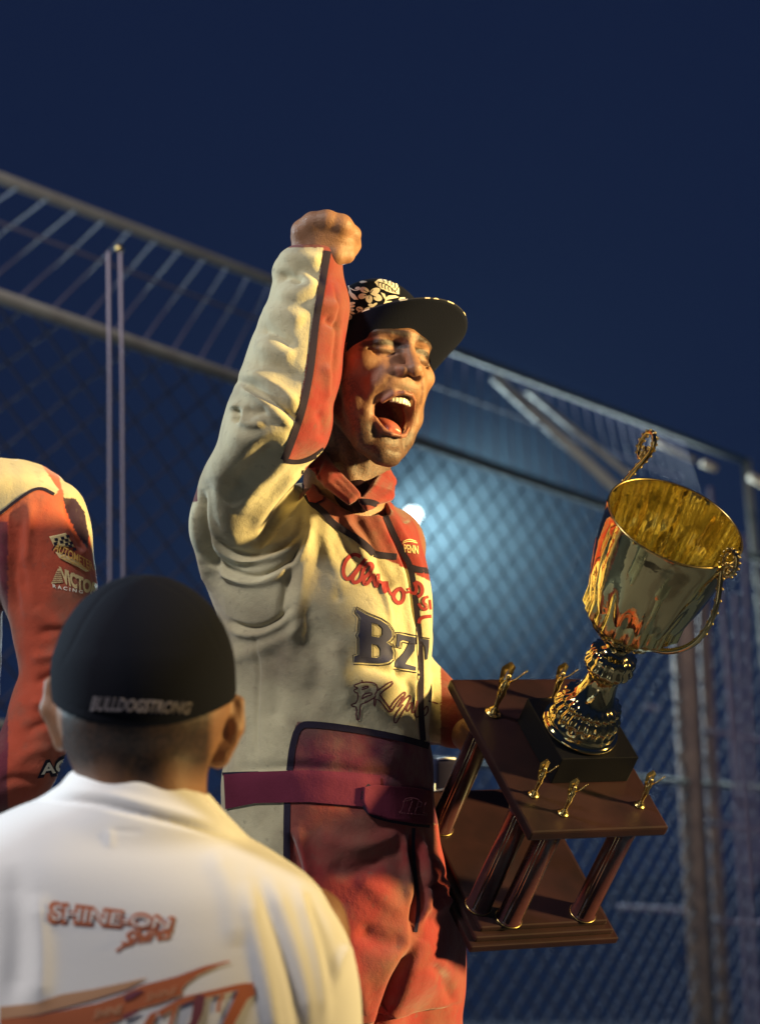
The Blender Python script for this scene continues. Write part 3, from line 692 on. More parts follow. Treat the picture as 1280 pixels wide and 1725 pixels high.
scr = [A7([(340, 130), (290, 98), (230, 105), (165, 165), (128, 265), (132, 350), (172, 402), (215, 385), (300, 280), (400, 150)]),
       A7([(400, 150), (310, 280), (240, 370), (240, 430), (290, 442), (350, 390), (365, 290), (430, 205), (470, 215), (478, 262), (440, 330), (380, 380), (372, 440), (402, 462), (450, 410), (492, 330)]),
       A7([(492, 330), (500, 430), (525, 500), (548, 440), (545, 330)]), A7([(545, 420), (600, 440), (612, 540), (640, 565), (622, 420)]), A7([(650, 420), (660, 500), (692, 570), (730, 600)]),
       A7([(800, 508), (745, 548), (722, 610), (758, 668), (808, 688), (850, 640), (856, 560), (820, 512), (800, 508)]), A7([(856, 545), (890, 560), (940, 540)]),
       A7([(980, 430), (1012, 520), (980, 575)]), A7([(985, 430), (1050, 450), (1080, 520), (1062, 585), (1018, 608)]), A7([(905, 500), (935, 560), (1000, 570)]),
       A7([(1142, 605), (1095, 620), (1082, 675), (1128, 715), (1118, 768), (1065, 742), (1030, 685)]), A7([(1160, 640), (1172, 760)]), A7([(1032, 925), (1045, 870), (1100, 845), (1178, 840)])]
wd = [6.2, 6.2, 5.5, 4.5, 4.5, 6.5, 4, 6, 6, 5, 5, 4, 6]
lay('script_lettering', [q for l, k in zip(scr, wd) for q in ribbon(l, k, 2)], SB, M_redt, suit, 0.0012, 4)
Bo = A5([(232, 150), (330, 205), (470, 262), (540, 308), (580, 368), (585, 420), (560, 455), (528, 475), (575, 512), (596, 580), (588, 640), (552, 670), (480, 682), (210, 674), (214, 616), (262, 596), (264, 440), (248, 410), (264, 380), (276, 240), (256, 205), (234, 184)])
Bi1 = A5([(385, 282), (455, 302), (490, 342), (490, 400), (465, 430), (385, 418)]); Bi2 = A5([(382, 492), (440, 502), (470, 540), (470, 608), (445, 630), (382, 625)])
Zo = [A5([(635, 390), (700, 408), (812, 430), (812, 476), (760, 470), (690, 455), (662, 470), (655, 524), (624, 516)]), A5([(760, 470), (812, 476), (800, 560), (735, 650), (712, 690), (815, 718), (815, 757), (606, 716), (610, 680), (700, 570)])]
To = [A5([(846, 436), (945, 450), (943, 520), (928, 640), (912, 650), (905, 520), (880, 470), (850, 462)])]
lay('block_lettering', [(Bo, [Bi1, Bi2])]+[(z, []) for z in Zo+To], SB, M_navyt, suit, 0.0012, 4)
def grow(P, d):
    P = np.array(P); c = P.mean(0); t = np.roll(P, -1, 0)-np.roll(P, 1, 0); t /= np.linalg.norm(t, axis=1)[:, None]+1e-9; n = np.stack([t[:, 1], -t[:, 0]], 1)
    a = np.sum(P[:, 0]*np.roll(P[:, 1], -1)-np.roll(P[:, 0], -1)*P[:, 1])
    return [tuple(q) for q in P+n*d*(1 if a > 0 else -1)]
ol = []
for P in [Bo]+Zo[:1]: g = grow(P, 3.6); ol += ribbon(g+[g[0]], 1.5, 0)
ol += many([A5([(600, 735), (820, 775)]), A5([(845, 424), (950, 438)])], 1.6)
for P in (Bi1, Bi2): g = grow(P, -2.6); ol += ribbon(g+[g[0]], 1.1, 0)
lay('lettering_outline', ol, SB, M_dark, suit, 0.0013, 4)
bk = [[(215, 895), (300, 865), (400, 870), (440, 905), (435, 960), (415, 985), (425, 1010), (340, 1060), (290, 1080), (270, 1095), (268, 1220), (250, 1242), (230, 1222), (238, 1110), (195, 1105), (180, 1085), (240, 1070), (252, 975), (215, 965), (208, 940), (255, 928), (212, 912), (215, 895)],
      [(288, 845), (292, 870)], [(290, 922), (350, 903), (352, 920), (285, 942)], [(288, 1032), (300, 985), (385, 968), (385, 992), (330, 1005), (288, 1032)], [(440, 950), (580, 853), (592, 890), (500, 950), (460, 990)], [(460, 990), (560, 1120), (578, 1145), (560, 1162), (545, 1150), (428, 1010), (415, 1112), (402, 1085), (412, 1012)],
      [(562, 1120), (600, 1060), (702, 958), (716, 975), (690, 1030), (640, 1110)], [(640, 1110), (745, 992), (768, 1008), (740, 1070), (650, 1220), (620, 1272), (598, 1258), (605, 1200), (690, 1085)], [(578, 1155), (640, 1060), (690, 1000)],
      [(745, 1080), (720, 1130), (728, 1160), (755, 1130), (790, 1060), (745, 1080)], [(800, 1040), (775, 1140), (785, 1180), (820, 1120), (830, 1050)], [(830, 1060), (800, 1180), (820, 1220), (840, 1200)], [(890, 1140), (925, 1090), (935, 1150), (900, 1200)], [(935, 1050), (1035, 1080)]]
lay('outline_lettering', many([A5(l) for l in bk], 2.3, 1), SB, M_mart, suit, 0.0012, 4)
lay('chest_lettering', text_polys('PENN', [(680, 917), (703, 920), (704, 933), (682, 930)], 0.02)+many([[(679, 912), (688, 908), (700, 912)], [(678, 915), (688, 911), (702, 915)]], 1.5), SB, M_creamt, suit, 0.0012, 3)

# teeth, tongue
mb = MB()
for i in range(1, 8):
    a = (i-4)*.25; cc = np.array([.0205*math.sin(a), .074+.0185*math.cos(a), -.0700-.0012*abs(a)]); Rz = np.array([[math.cos(a), math.sin(a), 0], [-math.sin(a), math.cos(a), 0], [0, 0, 1]])
    bevel_box(mb, lambda P: to_world(hl(P @ Rz.T+cc)), (0, 0, 0), (.00275, .0024, .0046-.0012*(abs(i-4) > 1)), .0012)
teeth = mb.build('teeth', M_teeth, driver)
tg = Field((-.03, .02, -.130), (.03, .11, -.075), .0012)
tg.ell((0, .060, -.101), (.0165, .026, .0095), 0, R=np.array([[1, 0, 0], [0, .94, -.34], [0, .34, .94]]).T); tg.chain([(-.012, .072, -.1095), (-.007, .0785, -.1115), (.007, .0785, -.1115), (.012, .072, -.1095)], [.004]*4, .006)
tv, tq = tg.mesh(1); link('tongue', to_world(hl(tv)), tq, M_tongue, driver)

# --- cap: crown, flat brim, printed flowers
def cl(P): return np.atleast_2d(P) @ RC.T + TC
K = Field((-.12, -.14, -.02), (.12, .13, .17), .0018)
K.ell((0, -.012, .030), (.089, .107, .094), 0); K.ell((0, .030, .070), (.062, .052, .060), .03)
K.F = np.maximum(K.F, (.010-K.ax[2])[None, None, :].astype(np.float32))
KV, KQ = K.mesh(1); KC = cl(KV)
cap = link('cap', to_world(KC), KQ, M_capblack, driver)
KB = bvh_of(KC, KQ)
NT, NS = 60, 14; V = []; F = []; fm = []
for lay_i, dz in ((0, .0014), (1, -.0014)):
    for i in range(NT+1):
        t = -1.5+3.0*i/NT
        o = np.array([.092*math.sin(t), .035+.121*math.cos(t)**.8, 0]); inn = np.array([.079*math.sin(t), .020+.070*max(math.cos(t), 0), 0])
        for j in range(NS+1):
            s = j/NS; p = inn*(1-s)+o*s; p[2] = (.050-.012*math.sin(t)**2)*s+(.014-.016*math.sin(t)**2)*(1-s)+dz*(1-.3*s); V.append(p)
W_ = NS+1; N1 = (NT+1)*W_
for i in range(NT):
    for j in range(NS):
        a = i*W_+j; F.append((a, a+1, a+W_+1, a+W_)); fm.append(1)
        a += N1; F.append((a, a+W_, a+W_+1, a+1)); fm.append(0)
    a = i*W_+NS; F.append((a, a+N1, a+N1+W_, a+W_)); fm.append(1)
M_floral = mat('floral_cloth', (0.012, 0.012, 0.02), 0.9)
nt = M_floral.node_tree; vo = nt.nodes.new('ShaderNodeTexVoronoi'); vo.inputs['Scale'].default_value = 60; tcn = nt.nodes.new('ShaderNodeTexCoord'); nt.links.new(tcn.outputs['Object'], vo.inputs['Vector'])
rp = nt.nodes.new('ShaderNodeValToRGB'); rp.color_ramp.interpolation = 'CONSTANT'; rp.color_ramp.elements[0].color = (.78, .66, .48, 1); rp.color_ramp.elements[1].position = .42; rp.color_ramp.elements[1].color = (.012, .012, .02, 1)
nt.links.new(vo.outputs['Distance'], rp.inputs[0]); nt.links.new(rp.outputs[0], nt.nodes['Principled BSDF'].inputs['Base Color'])
link('brim', to_world(cl(np.array(V))), F, None, cap, mats=[M_capblack, M_floral], fmat=fm)
C5 = lambda pts: scl(pts, 580, 460, 5.818)
def ov(cx, cy, rx, ry, ang=0, n=16, k=0):
    q = []
    for i in range(n):
        t = 2*math.pi*i/n; x = rx*math.cos(t); y = ry*math.sin(t)*(1+k*math.cos(t)); a = math.radians(ang); q.append((cx+x*math.cos(a)-y*math.sin(a), cy+x*math.sin(a)+y*math.cos(a)))
    return q
fl = []
for (cx, cy, rx, ry, a) in ((198, 168, 46, 28, 18), (300, 182, 54, 34, -28), (328, 243, 44, 34, 25), (243, 256, 42, 34, 75), (178, 228, 42, 27, -10)): fl.append((C5(ov(cx, cy, rx, ry, a, k=-.15)), []))
fl.append((C5([(295, 92), (330, 64), (400, 54), (460, 70), (515, 105), (538, 160), (536, 210), (500, 204), (460, 196), (430, 186), (405, 178), (385, 165), (360, 158), (345, 140), (325, 132), (312, 112)]), []))
fl += ribbon(C5([(40, 118), (52, 160), (70, 200)]), 2); fl.append((C5([(48, 150), (62, 185), (105, 215), (138, 262), (95, 262), (60, 230), (44, 190)]), []))
fl += ribbon(C5([(60, 150), (90, 170), (130, 172), (158, 155)]), 1.5); fl.append((C5(ov(130, 150, 26, 14, -10)), [])); fl.append((C5(ov(185, 90, 36, 11, -4)), []))
fl.append((C5([(395, 285), (400, 250), (430, 222), (500, 220), (535, 240), (470, 252), (425, 262)]), [])); fl.append((C5([(380, 305), (400, 275), (460, 275), (470, 285), (420, 292)]), []))
fl.append((C5([(355, 190), (395, 205), (408, 240), (395, 258), (375, 225)]), [])); fl.append((C5([(528, 262), (545, 240), (590, 238), (595, 252), (545, 262)]), []))
for (cx, cy, rx, ry, a) in ((75, 300, 34, 14, -12), (62, 330, 44, 12, -8), (60, 358, 40, 12, 5), (75, 390, 36, 12, 25), (45, 432, 32, 30, 0), (150, 355, 34, 26, 10), (160, 385, 30, 20, -20), (225, 355, 34, 18, -20), (265, 320, 34, 18, 20), (300, 308, 26, 12, -30), (12, 470, 14, 22, 0), (235, 372, 22, 12, -30), (115, 440, 26, 14, -40), (10, 105, 34, 9, -8)): fl.append((C5(ov(cx, cy, rx, ry, a)), []))
lay('printed_flowers', fl, KB, M_print, cap, 0.0007, 4)
vein = [C5([(375, 150), (365, 120), (380, 95)]), C5([(405, 165), (395, 130), (420, 110)]), C5([(440, 178), (425, 145), (450, 128)]), C5([(475, 190), (460, 160), (478, 145)]), C5([(505, 200), (495, 180), (508, 168)]), C5([(340, 135), (335, 110), (350, 92)]), C5([(410, 60), (425, 85), (432, 108)]), C5([(460, 75), (462, 100), (464, 125)]), C5([(500, 100), (496, 130), (492, 152)]), C5([(370, 58), (385, 80), (395, 96)]), C5([(525, 140), (515, 160), (510, 175)]), C5([(245, 200), (190, 168)]), C5([(250, 200), (285, 165)]), C5([(252, 210), (310, 240)]), C5([(248, 215), (240, 255)]), C5([(240, 212), (195, 225)]), C5([(330, 90), (420, 115), (500, 190)]), C5([(30, 440), (62, 430)]), C5([(130, 350), (170, 365)]), C5([(225, 190), (275, 225)]), C5([(225, 228), (270, 185)])]
lay('print_lines', many(vein, 1.0), KB, M_capblack, cap, 0.0011, 4)

# ================================================================== the prize
RT = np.array([[0.89407581, 0.335698, 0.29653887], [-0.02416386, -0.62492862, 0.78030784], [-0.44726341, 0.70481989, 0.5506218]]); RT[:, 1] *= -1
TT = np.array([0.24083866, -0.32491621, 0.12]); tf = frame_solid(RT, TT)   # local (across, back, up)
trophy = empty('trophy', tf([0, 0, -.2276])[0]); tag(trophy, 'tall gold loving cup on a four column rosewood stand, held tilted', 'trophy')
mb = MB(); bevel_box(mb, tf, (0, 0, -.2222), (.116, .148, .0054), .002); mb.build('foot_board', M_wood, trophy, smooth=False)
mb = MB(); bevel_box(mb, tf, (0, 0, -.2125), (.109, .140, .0043), .003); bevel_box(mb, tf, (0, 0, -.2040), (.100, .130, .0042), .003); mb.build('base_moulding', M_wood, trophy, smooth=False)
mb = MB(); bevel_box(mb, tf, (0, 0, -.0085), (.106, .148, .0080), .0035); mb.build('top_board', M_wood, trophy, smooth=False)
for (u, v) in ((-.086, -.060), (-.088, .090), (-.052, .116), (.066, .114), (.082, -.09)):
    V, F = lathe([(.0001, -.1995), (.0175, -.1995), (.0185, -.1985), (.0185, -.196), (.0165, -.195), (.0165, -.1), (.0165, -.019), (.0185, -.018), (.0001, -.0175)], 40, lambda P, u=u, v=v: tf(P+np.array([u, -v, 0])))
    c = link('column', V, F, M_col, trophy)
    mb = MB()
    for q in (3.7, 3.95, 5.6): mb.tube([tf([u+.0166*math.cos(q), -v+.0166*math.sin(q), z])[0] for z in (-.194, -.1, -.02)], .0009, 6)
    mb.build('strip', M_strip, c)
    mb = MB(); mb.tube([tf([u+.0185*math.cos(q), -v+.0185*math.sin(q), -.1985])[0] for q in np.linspace(0, 2*math.pi, 33)[:-1]], .0010, 6, closed=True); mb.build('ring', M_gild, c)
def uv_at(px, py, n):
    best = None
    x = np.zeros(2)
    for _ in range(20):
        g = lambda x: np.array(projpx((np.array([[x[0], x[1], n]]) @ RT.T+TT)))[:, 0]-np.array([px, py])
        r = g(x); J = np.array([(g(x+np.array([1e-4, 0]))-r)/1e-4, (g(x+np.array([0, 1e-4]))-r)/1e-4]).T; x = x-np.linalg.solve(J, r)
    return x
cu, cb = uv_at(975, 1229, .045)
mb = MB(); bevel_box(mb, tf, (cu+.008, cb+.004, .0226), (.060, .060, .0222), .0015); mb.build('plinth_block', M_block, trophy, smooth=False)
ctf = lambda P: tf(np.atleast_2d(P)+np.array([cu, cb, .0455]))
body = [(r, h*.945) for r, h in [(.0001, .001), (.050, .001), (.053, .003), (.0535, .006), (.051, .009), (.0475, .011), (.0485, .016), (.0470, .021), (.0445, .024), (.046, .030), (.0455, .037), (.041, .043), (.038, .047), (.041, .051), (.040, .056), (.033, .061), (.028, .068), (.0245, .078), (.0225, .090), (.0225, .102), (.025, .111),
        (.030, .115), (.033, .120), (.0335, .126), (.030, .132), (.032, .138), (.031, .144), (.024, .149), (.016, .154), (.0155, .160), (.022, .166)]]
def fl1(q, s): return .035*math.cos(22*q)*(1 if .24 < s < .48 else 0)+.03*math.cos(16*q)*(1 if .66 < s < .9 else 0)
V, F = lathe(body, 176, ctf, fl1); link('cup_stem', V, F, M_gold, trophy)
bowl = [(r*.92, h*.945) for r, h in [(.016, .163), (.024, .168), (.036, .176), (.049, .188), (.057, .203), (.066, .222), (.075, .245), (.0825, .270), (.0880, .297), (.0922, .322), (.0950, .345), (.0970, .362), (.0978, .374), (.0990, .378)]]
def fl2(q, s): return .085*math.cos(14*q+7*s)*max(0, (0.62-s)/.62)**.7+.006*math.cos(5*q+9*s)+.004*math.cos(9*q-7*s)
V, F = lathe(bowl, 224, ctf, fl2); link('cup_bowl', V, F, M_gold, trophy)
inb = [(r*.92, h*.945) for r, h in [(.0970, .378), (.0955, .372), (.0940, .355), (.0925, .335), (.0905, .318), (.0880, .312), (.0855, .300), (.0800, .270), (.072, .240), (.072, .215), (.055, .195), (.030, .180), (.0001, .176)]]
def fl3(q, s): return .022*math.cos(26*q+2*math.sin(5*s))*(1 if s > .38 else .3)+.020*math.cos(11*q+3)+.008*math.cos(47*q+8*s)+.012*math.cos(7*q-9*s)
V, F = lathe(inb, 288, ctf, fl3); link('cup_lining', V, F[::1], M_goldin, trophy)
mb = MB(); mb.tube([ctf([.0898*math.cos(q), .0898*math.sin(q), .3577])[0] for q in np.linspace(0, 2*math.pi, 97)[:-1]], .0014, 8, closed=True); mb.build('rim', M_gild, trophy)
for s in (1, -1):
    mb = MB(); ca = 1.70 if s > 0 else -1.22; dh = 0 if s > 0 else -.034
    P = smooth_line([(.055, .195), (.085, .215), (.112, .255), (.122, .30), (.120, .345), (.108, .385), (.098, .41), (.094, .432), (.100, .447), (.112, .446), (.120, .430), (.119, .408), (.108, .400), (.103, .412), (.108, .422)], 2)
    pts = [ctf([r*(.95 if s > 0 else .88)*math.cos(ca), r*(.95 if s > 0 else .88)*math.sin(ca), (h+dh*(h-.19)/.2)*.95])[0] for r, h in P]
    mb.tube(pts, [.0045-.0022*i/len(pts) for i in range(len(pts))], 8)
    h = mb.build('handle', M_gold, trophy); mb = MB()
    for i in range(10, len(pts)-1, 2):
        o = np.array(pts[i])+(np.array(pts[i+1])-pts[i])*.5; d = np.cross(np.array(pts[i+1])-pts[i], [.3, .5, .8]); d /= np.linalg.norm(d)
        for e in (.0036, -.0036):
            c = o+d*e; mb.tube([c-d*.0016, c-d*.0008, c+d*.0008, c+d*.0016], [.0005, .0021, .0021, .0005], 6)
    mb.build('beading', M_gild, h)
def figurine(u, v, s):
    t0 = uvt = None
    g = lambda P: tf(np.atleast_2d(P)*s+np.array([u, -v, 0]))
    V, F = lathe([(.0001, 0), (.0085, 0), (.0088, .0012), (.0070, .002), (.0052, .0035), (.0055, .006), (.003, .0075), (.0026, .012), (.0034, .020), (.0046, .028), (.0036, .034), (.0046, .041), (.0030, .045), (.0016, .0465), (.0030, .049), (.0026, .053), (.0001, .0545)], 20, g)
    f = link('figurine', V, F, M_gild, trophy)
    mb = MB(); mb.tube([g(p)[0] for p in ((.003, 0, .043), (.0085, -.002, .049), (.014, -.003, .0575), (.0165, -.003, .062))], [.0013*s, .0011*s, .0010*s, .0012*s], 6)
    mb.tube([g(p)[0] for p in ((-.003, 0, .043), (-.006, -.002, .036), (-.0045, -.005, .030))], [.0012*s, .0010*s, .0009*s], 6); mb.build('arms', M_gild, f)
    for sd in (1, -1):
        V = []; F = []
        for i in range(8):
            a = i/7
            for j in range(4):
                b = j/3; V.append((sd*(.002+.010*a*b**.6-.004*a*a), .003+.003*a, .040+.026*a-.012*b*(1-a*.4)))
        n = len(V); V += [(x, y+.0008, z) for x, y, z in V]
        for i in range(7):
            for j in range(3): a = i*4+j; F.append((a, a+1, a+5, a+4)); F.append((n+a+4, n+a+5, n+a+1, n+a))
        link('wing', g(np.array(V)), F, M_gild, f)
for (u, v, s) in ((-.068, -.078, 1.45), (-.073, .080, 1.0), (-.044, .116, 1.0), (.079, .106, 1.0), (.032, -.098, 1.15)): figurine(u, v, s*.9)

# --- dark case standing on the platform behind the prize
mb = MB(); p0 = pw(727, 1276, 3.86); p1 = pw(776, 1276, 3.86); hz = p0[2]
bevel_box(mb, lambda P: P, ((p0[0]+p1[0])/2, p0[1]+.10, (hz+DECK)/2), ((p1[0]-p0[0])/2, .10, (hz-DECK)/2), .012)
case = mb.build('equipment_case', M_slate, None, ((p0[0]+p1[0])/2, p0[1]+.10, DECK)); tag(case, 'dark slate soft case with pale piping, close behind the waist of the shouting man', 'case')
mb = MB(); fy = p0[1]-.001
for a, b in (((p0[0]+.008, hz-.002), (p1[0]-.008, hz-.002)), ((p0[0]+.004, hz-.04), (p0[0]+.004, DECK+.05)), ((p0[0]+.004, hz-.052), (p1[0]-.004, hz-.046))):
    mb.tube([(a[0], fy, a[1]), ((a[0]+b[0])/2, fy-.001, (a[1]+b[1])/2+.001), (b[0], fy, b[1])], .0017, 6)
mb.build('edge_piping', M_seam, case)

# ================================================================== second driver at the left edge
dz = -.22
U = Field((-1.05, -.92, -.50), (-.36, .14, -.02), .003)
U.stack([(772, -330, 66, dz-.02, .09), (800, -340, 96, dz-.01, .115), (850, -350, 60, dz, .12), (920, -345, 20, dz, .13), (1000, -340, 8, dz, .13), (1100, -335, 0, dz, .13), (1250, -330, -6, dz, .13), (1600, -330, 0, dz, .13)], 0, cap=.03)
U.stack([(806, -60, 118, dz+.01, .07), (835, -70, 138, dz+.01, .08), (870, -70, 149, dz+.015, .082), (920, -50, 155, dz+.02, .08), (960, -20, 159, dz+.025, .076), (1000, -2, 165, dz+.03, .072), (1050, 18, 168, dz+.035, .068), (1100, 30, 166, dz+.04, .064), (1150, 46, 158, dz+.045, .06)], .02, cap=.03)
U.chain([pc(103, 1135, dz+.05), pc(40, 1290, dz+.09), pc(-90, 1370, dz+.12)], [.056, .050, .042], .012)
U.chain([pc(-230, 740, dz-.02), pc(-200, 800, dz-.02)], [.055, .06], .03)
UV, UQ = U.mesh(2)
f2 = [([(20, 850), (28, 920), (25, 990), (35, 1060)], -.006, 9, None), ([(50, 840), (48, 900), (40, 960)], .005, 9, None), ([(38, 860), (34, 930), (46, 1010)], -.006, 7, None), ([(0, 880), (8, 950), (10, 1000)], .005, 8, None),
      ([(60, 1070), (100, 1058), (150, 1070)], -.005, 7, None), ([(50, 1110), (90, 1105), (130, 1095)], .006, 9, None), ([(55, 1150), (90, 1140), (130, 1120)], -.008, 8, None), ([(50, 1190), (80, 1180), (110, 1190)], .006, 9, None), ([(40, 1235), (80, 1215), (110, 1222)], -.006, 9, None),
      ([(20, 1290), (60, 1262), (95, 1262)], .004, 10, None), ([(0, 1320), (30, 1310), (70, 1320)], -.005, 9, None), ([(60, 1020), (80, 1050), (120, 1060)], .004, 12, None), ([(112, 838), (125, 880), (146, 930)], -.007, 9, None)]
UV = folds(UV, UQ, f2); n = normals(UV, UQ); UV = UV+n*(wob(UV, 55, .005, 5)+wob(UV, 140, .0014, 6))[:, None]; UV = relaxed(UV, UQ)
x, y = projpx(UV); C = np.tile((.46, .080, .042), (len(UV), 1)).astype(np.float32)
C[in_poly(x, y, [(-400, 700), (28, 760), (70, 782), (100, 826), (92, 834), (68, 820), (40, 834), (0, 868), (-400, 900)])] = CREAM
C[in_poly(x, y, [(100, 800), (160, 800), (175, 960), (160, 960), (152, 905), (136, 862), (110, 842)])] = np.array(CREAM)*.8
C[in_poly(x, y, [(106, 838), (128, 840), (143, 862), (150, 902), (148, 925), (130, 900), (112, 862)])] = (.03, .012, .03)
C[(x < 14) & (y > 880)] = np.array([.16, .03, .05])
TF = Field((-1.05, -2.0, -.50), (-.36, -.85, .2), .009)
for sx in (-240, -90): TF.chain([pc(sx, 1600, dz), pc(sx, 2100, dz+.08), pc(sx, 2480, dz+.13)], [.10, .07, .055], .03)
tv, tq = TF.mesh(1)
HF2 = Field((-1.05, -.30, -.60), (-.40, .60, .02), .005)
hc = pc(-235, 600, dz+.02); HF2.ell(hc, (.078, .115, .098), 0); HF2.cone(pc(-235, 640, dz+.0), pc(-230, 800, dz-.02), .052, .056, .02); HF2.cone(hc+(.02, -.05, .03), hc+(.05, -.09, .04), .05, .035, .02); HF2.cone(hc+(.075, -.01, .06), hc+(.085, -.03, .065), .012, .014, .01)
HF2.chain([pc(-230, 780, dz), pc(-150, 880, dz), pc(-160, 1500, dz)], [.05, .09, .09], .02)
HF2.chain([pc(-60, 1362, dz+.11), pc(-125, 1385, dz+.13)], [.026, .024], 0)
for i in range(4): HF2.chain([pc(-120, 1378+8*i, dz+.13), pc(-150, 1382+8*i, dz+.125), pc(-165, 1400+6*i, dz+.10)], [.011, .0095, .008], .004)
hv, hq = HF2.mesh(1)
b2 = to_world(np.array([pc(-165, 2400, dz)]))[0]; b2[2] = DECK
p2 = link('person', to_world(hv), hq, M_skin, None, b2, colors=np.tile(skin, (len(hv), 1)))
tag(p2, 'driver in orange-red suit with cream shoulder, cut off by the left edge', 'person')
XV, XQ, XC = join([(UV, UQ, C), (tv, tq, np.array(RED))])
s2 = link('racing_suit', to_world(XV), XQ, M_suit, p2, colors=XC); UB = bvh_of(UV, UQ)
for sx in (-240, -90):
    bt = Field((-1.05, -2.1, -.35), (-.3, -1.5, .2), 0.007); a = pc(sx, 2500, dz+.13); a[1] = min(a[1], -1.40)
    bt.chain([a+(0, .08, 0), a+(0, -.10, .02)], [.055, .05], 0); bt.chain([a+(0, -.12, .0), a+(.05, -.13, .11)], [.042, .036], .03); v, q = bt.mesh(1); link('boot', to_world(v), q, M_dark, p2)
lay('piping', ribbon([(-20, 880), (0, 866), (40, 834), (68, 820), (92, 833)], 5), UB, M_dark, s2, .0012)
E6 = lambda pts: scl(pts, 60, 880, 10.667)
lay('flag_patch', [(E6([(250, 255), (545, 190), (700, 440), (340, 440)]), []), (E6([(360, 530), (520, 580), (760, 700), (960, 880), (900, 890), (760, 800), (520, 690), (430, 640)]), [])], UB, M_creamt, s2, .0012, 4, .001)
ch = [E6([(x0, y0), (x0+58, y0-8), (x0+74, y0+48), (x0+16, y0+54)]) for x0, y0 in ((335, 285), (450, 262), (540, 230), (430, 330), (520, 300), (600, 350), (320, 360), (520, 372), (585, 410), (660, 465))]
lay('flag_checks', [(c, []) for c in ch]+many([E6([(300, 510), (360, 400), (390, 350)]), E6([(400, 500), (420, 540), (560, 570), (760, 660)])], 2), UB, M_dark, s2, .0026, 3)
lay('patch_lettering', text_polys('AUTOMETER', [(93.5, 913), (152, 946), (157, 962), (90, 927)], .01, .3)+text_polys('Competition', [(104, 935), (150, 958), (152, 965), (102, 942)], .01, .3), UB, M_gild if False else mat('gold_thread', (.75, .42, .10), .7), s2, .0030, 3)
lay('racing_patch', [(E6([(405, 830), (440, 830), (500, 1080), (285, 1100)]), [])]+text_polys('VICTOR', [(101, 956), (166, 986), (160, 1003), (108, 982)], .05), UB, M_creamt, s2, .0012, 3)
lay('racing_lettering', text_polys('R A C I N G', [(89, 984), (140, 995), (139, 1000), (90, 990)], .02), UB, M_print, s2, .0014, 3)
lay('patch_stripes', [q for k in range(6) for q in ribbon(E6([(385-18*k, 880+36*k), (450+8*k, 880+36*k)]), .9, 0)], UB, M_redt, s2, .0018, 3)
lay('arm_lettering_edge', text_polys('AC', [(68, 1286), (118, 1272), (116, 1302), (68, 1308)], .09), UB, M_dark, s2, .0012, 3)
lay('arm_lettering', text_polys('AC', [(71, 1288), (115, 1277), (113, 1299), (71, 1304)], .03), UB, M_print, s2, .0022, 3)

# ================================================================== man in the white shirt, nearest, seen from behind
g0 = 1.05
Gf = Field((-.40, -.38, .86), (.0, -.02, 1.20), .0028)
Gf.ell(pc(243, 1140, g0), (.080, .088, .094), 0)
Gf.stack([(1180, 98, 392, g0, .095), (1220, 102, 384, g0, .092), (1260, 112, 362, g0+.004, .080), (1300, 128, 350, g0+.008, .070), (1345, 138, 348, g0+.01, .064), (1400, 138, 352, g0+.01, .062), (1450, 138, 352, g0+.01, .062)], .02, cap=.015)
Gf.cone(pc(200, 1290, g0+.055), pc(205, 1350, g0+.055), .018, .018, .02); Gf.cone(pc(275, 1290, g0+.055), pc(275, 1350, g0+.055), .018, .018, .02)
Gf.ell(pc(230, 1240, g0-.09), (.05, .06, .04), .03); Gf.cone(pc(235, 1225, g0-.11), pc(235, 1240, g0-.13), .012, .012, .01)
# ears
for (a, c, b, side) in ((pc(396, 1184, g0-.004), pc(391, 1226, g0+.002), pc(368, 1280, g0-.0), 1), (pc(86, 1150, g0-.006), pc(84, 1195, g0-.002), pc(102, 1255, g0-.0), -1)):
    Gf.chain([a, c, b], [.0090*(1 if side > 0 else .75), .0115*(1 if side > 0 else .7), .0095*(1 if side > 0 else .7)], .004); Gf.chain([pc(372 if side > 0 else 104, 1215, g0+.0), c], [.010, .009], .006)
Gf.ell(pc(383, 1232, g0+.016), (.0055, .016, .008), .004, 'sub')
Gf.chain([pc(372, 1196, g0+.006), pc(388, 1172, g0+.004), pc(405, 1180, g0+.002), pc(407, 1215, g0+.004), pc(396, 1250, g0+.006), pc(378, 1282, g0+.006)], [.003, .0040, .0042, .0040, .0038, .0050], .004)
gv, gq = Gf.mesh(2); gx, gy = projpx(gv)
gc = np.tile(skin*.95, (len(gv), 1)); hairm = np.clip((1332-gy+0+12*np.sin(gx*.06)-((gx-235)/110)**2*20)/45, 0, 1)*np.clip((362-gx)/14, 0, 1)*(gx > 105); hairm *= (.78+.22*np.random.rand(len(gv)))
gc = gc*(1-.97*hairm[:, None])+np.array([.018, .013, .013])*.97*hairm[:, None]
TF = Field((-.55, -1.9, .85), (.05, -.20, 1.35), .010)
TF.stack([(1400, 140, 350, g0, .06), (1500, 0, 420, g0, .08), (1725, -60, 450, g0, .10), (2300, -20, 400, g0+.03, .09)], 0, cap=.03)
for sx in (80, 300): TF.chain([pc(sx, 2250, g0+.04), pc(sx, 3000, g0+.13), pc(sx, 3700, g0+.23), pc(sx-10, 3790, g0+.12)], [.075, .05, .04, .035], .03)
TF.chain([pc(520, 1560, g0), pc(560, 2000, g0+.03), pc(520, 2400, g0-.02)], [.04, .035, .025], .02); TF.chain([pc(-130, 1560, g0), pc(-170, 2000, g0+.03), pc(-130, 2400, g0-.02)], [.04, .035, .025], .02)
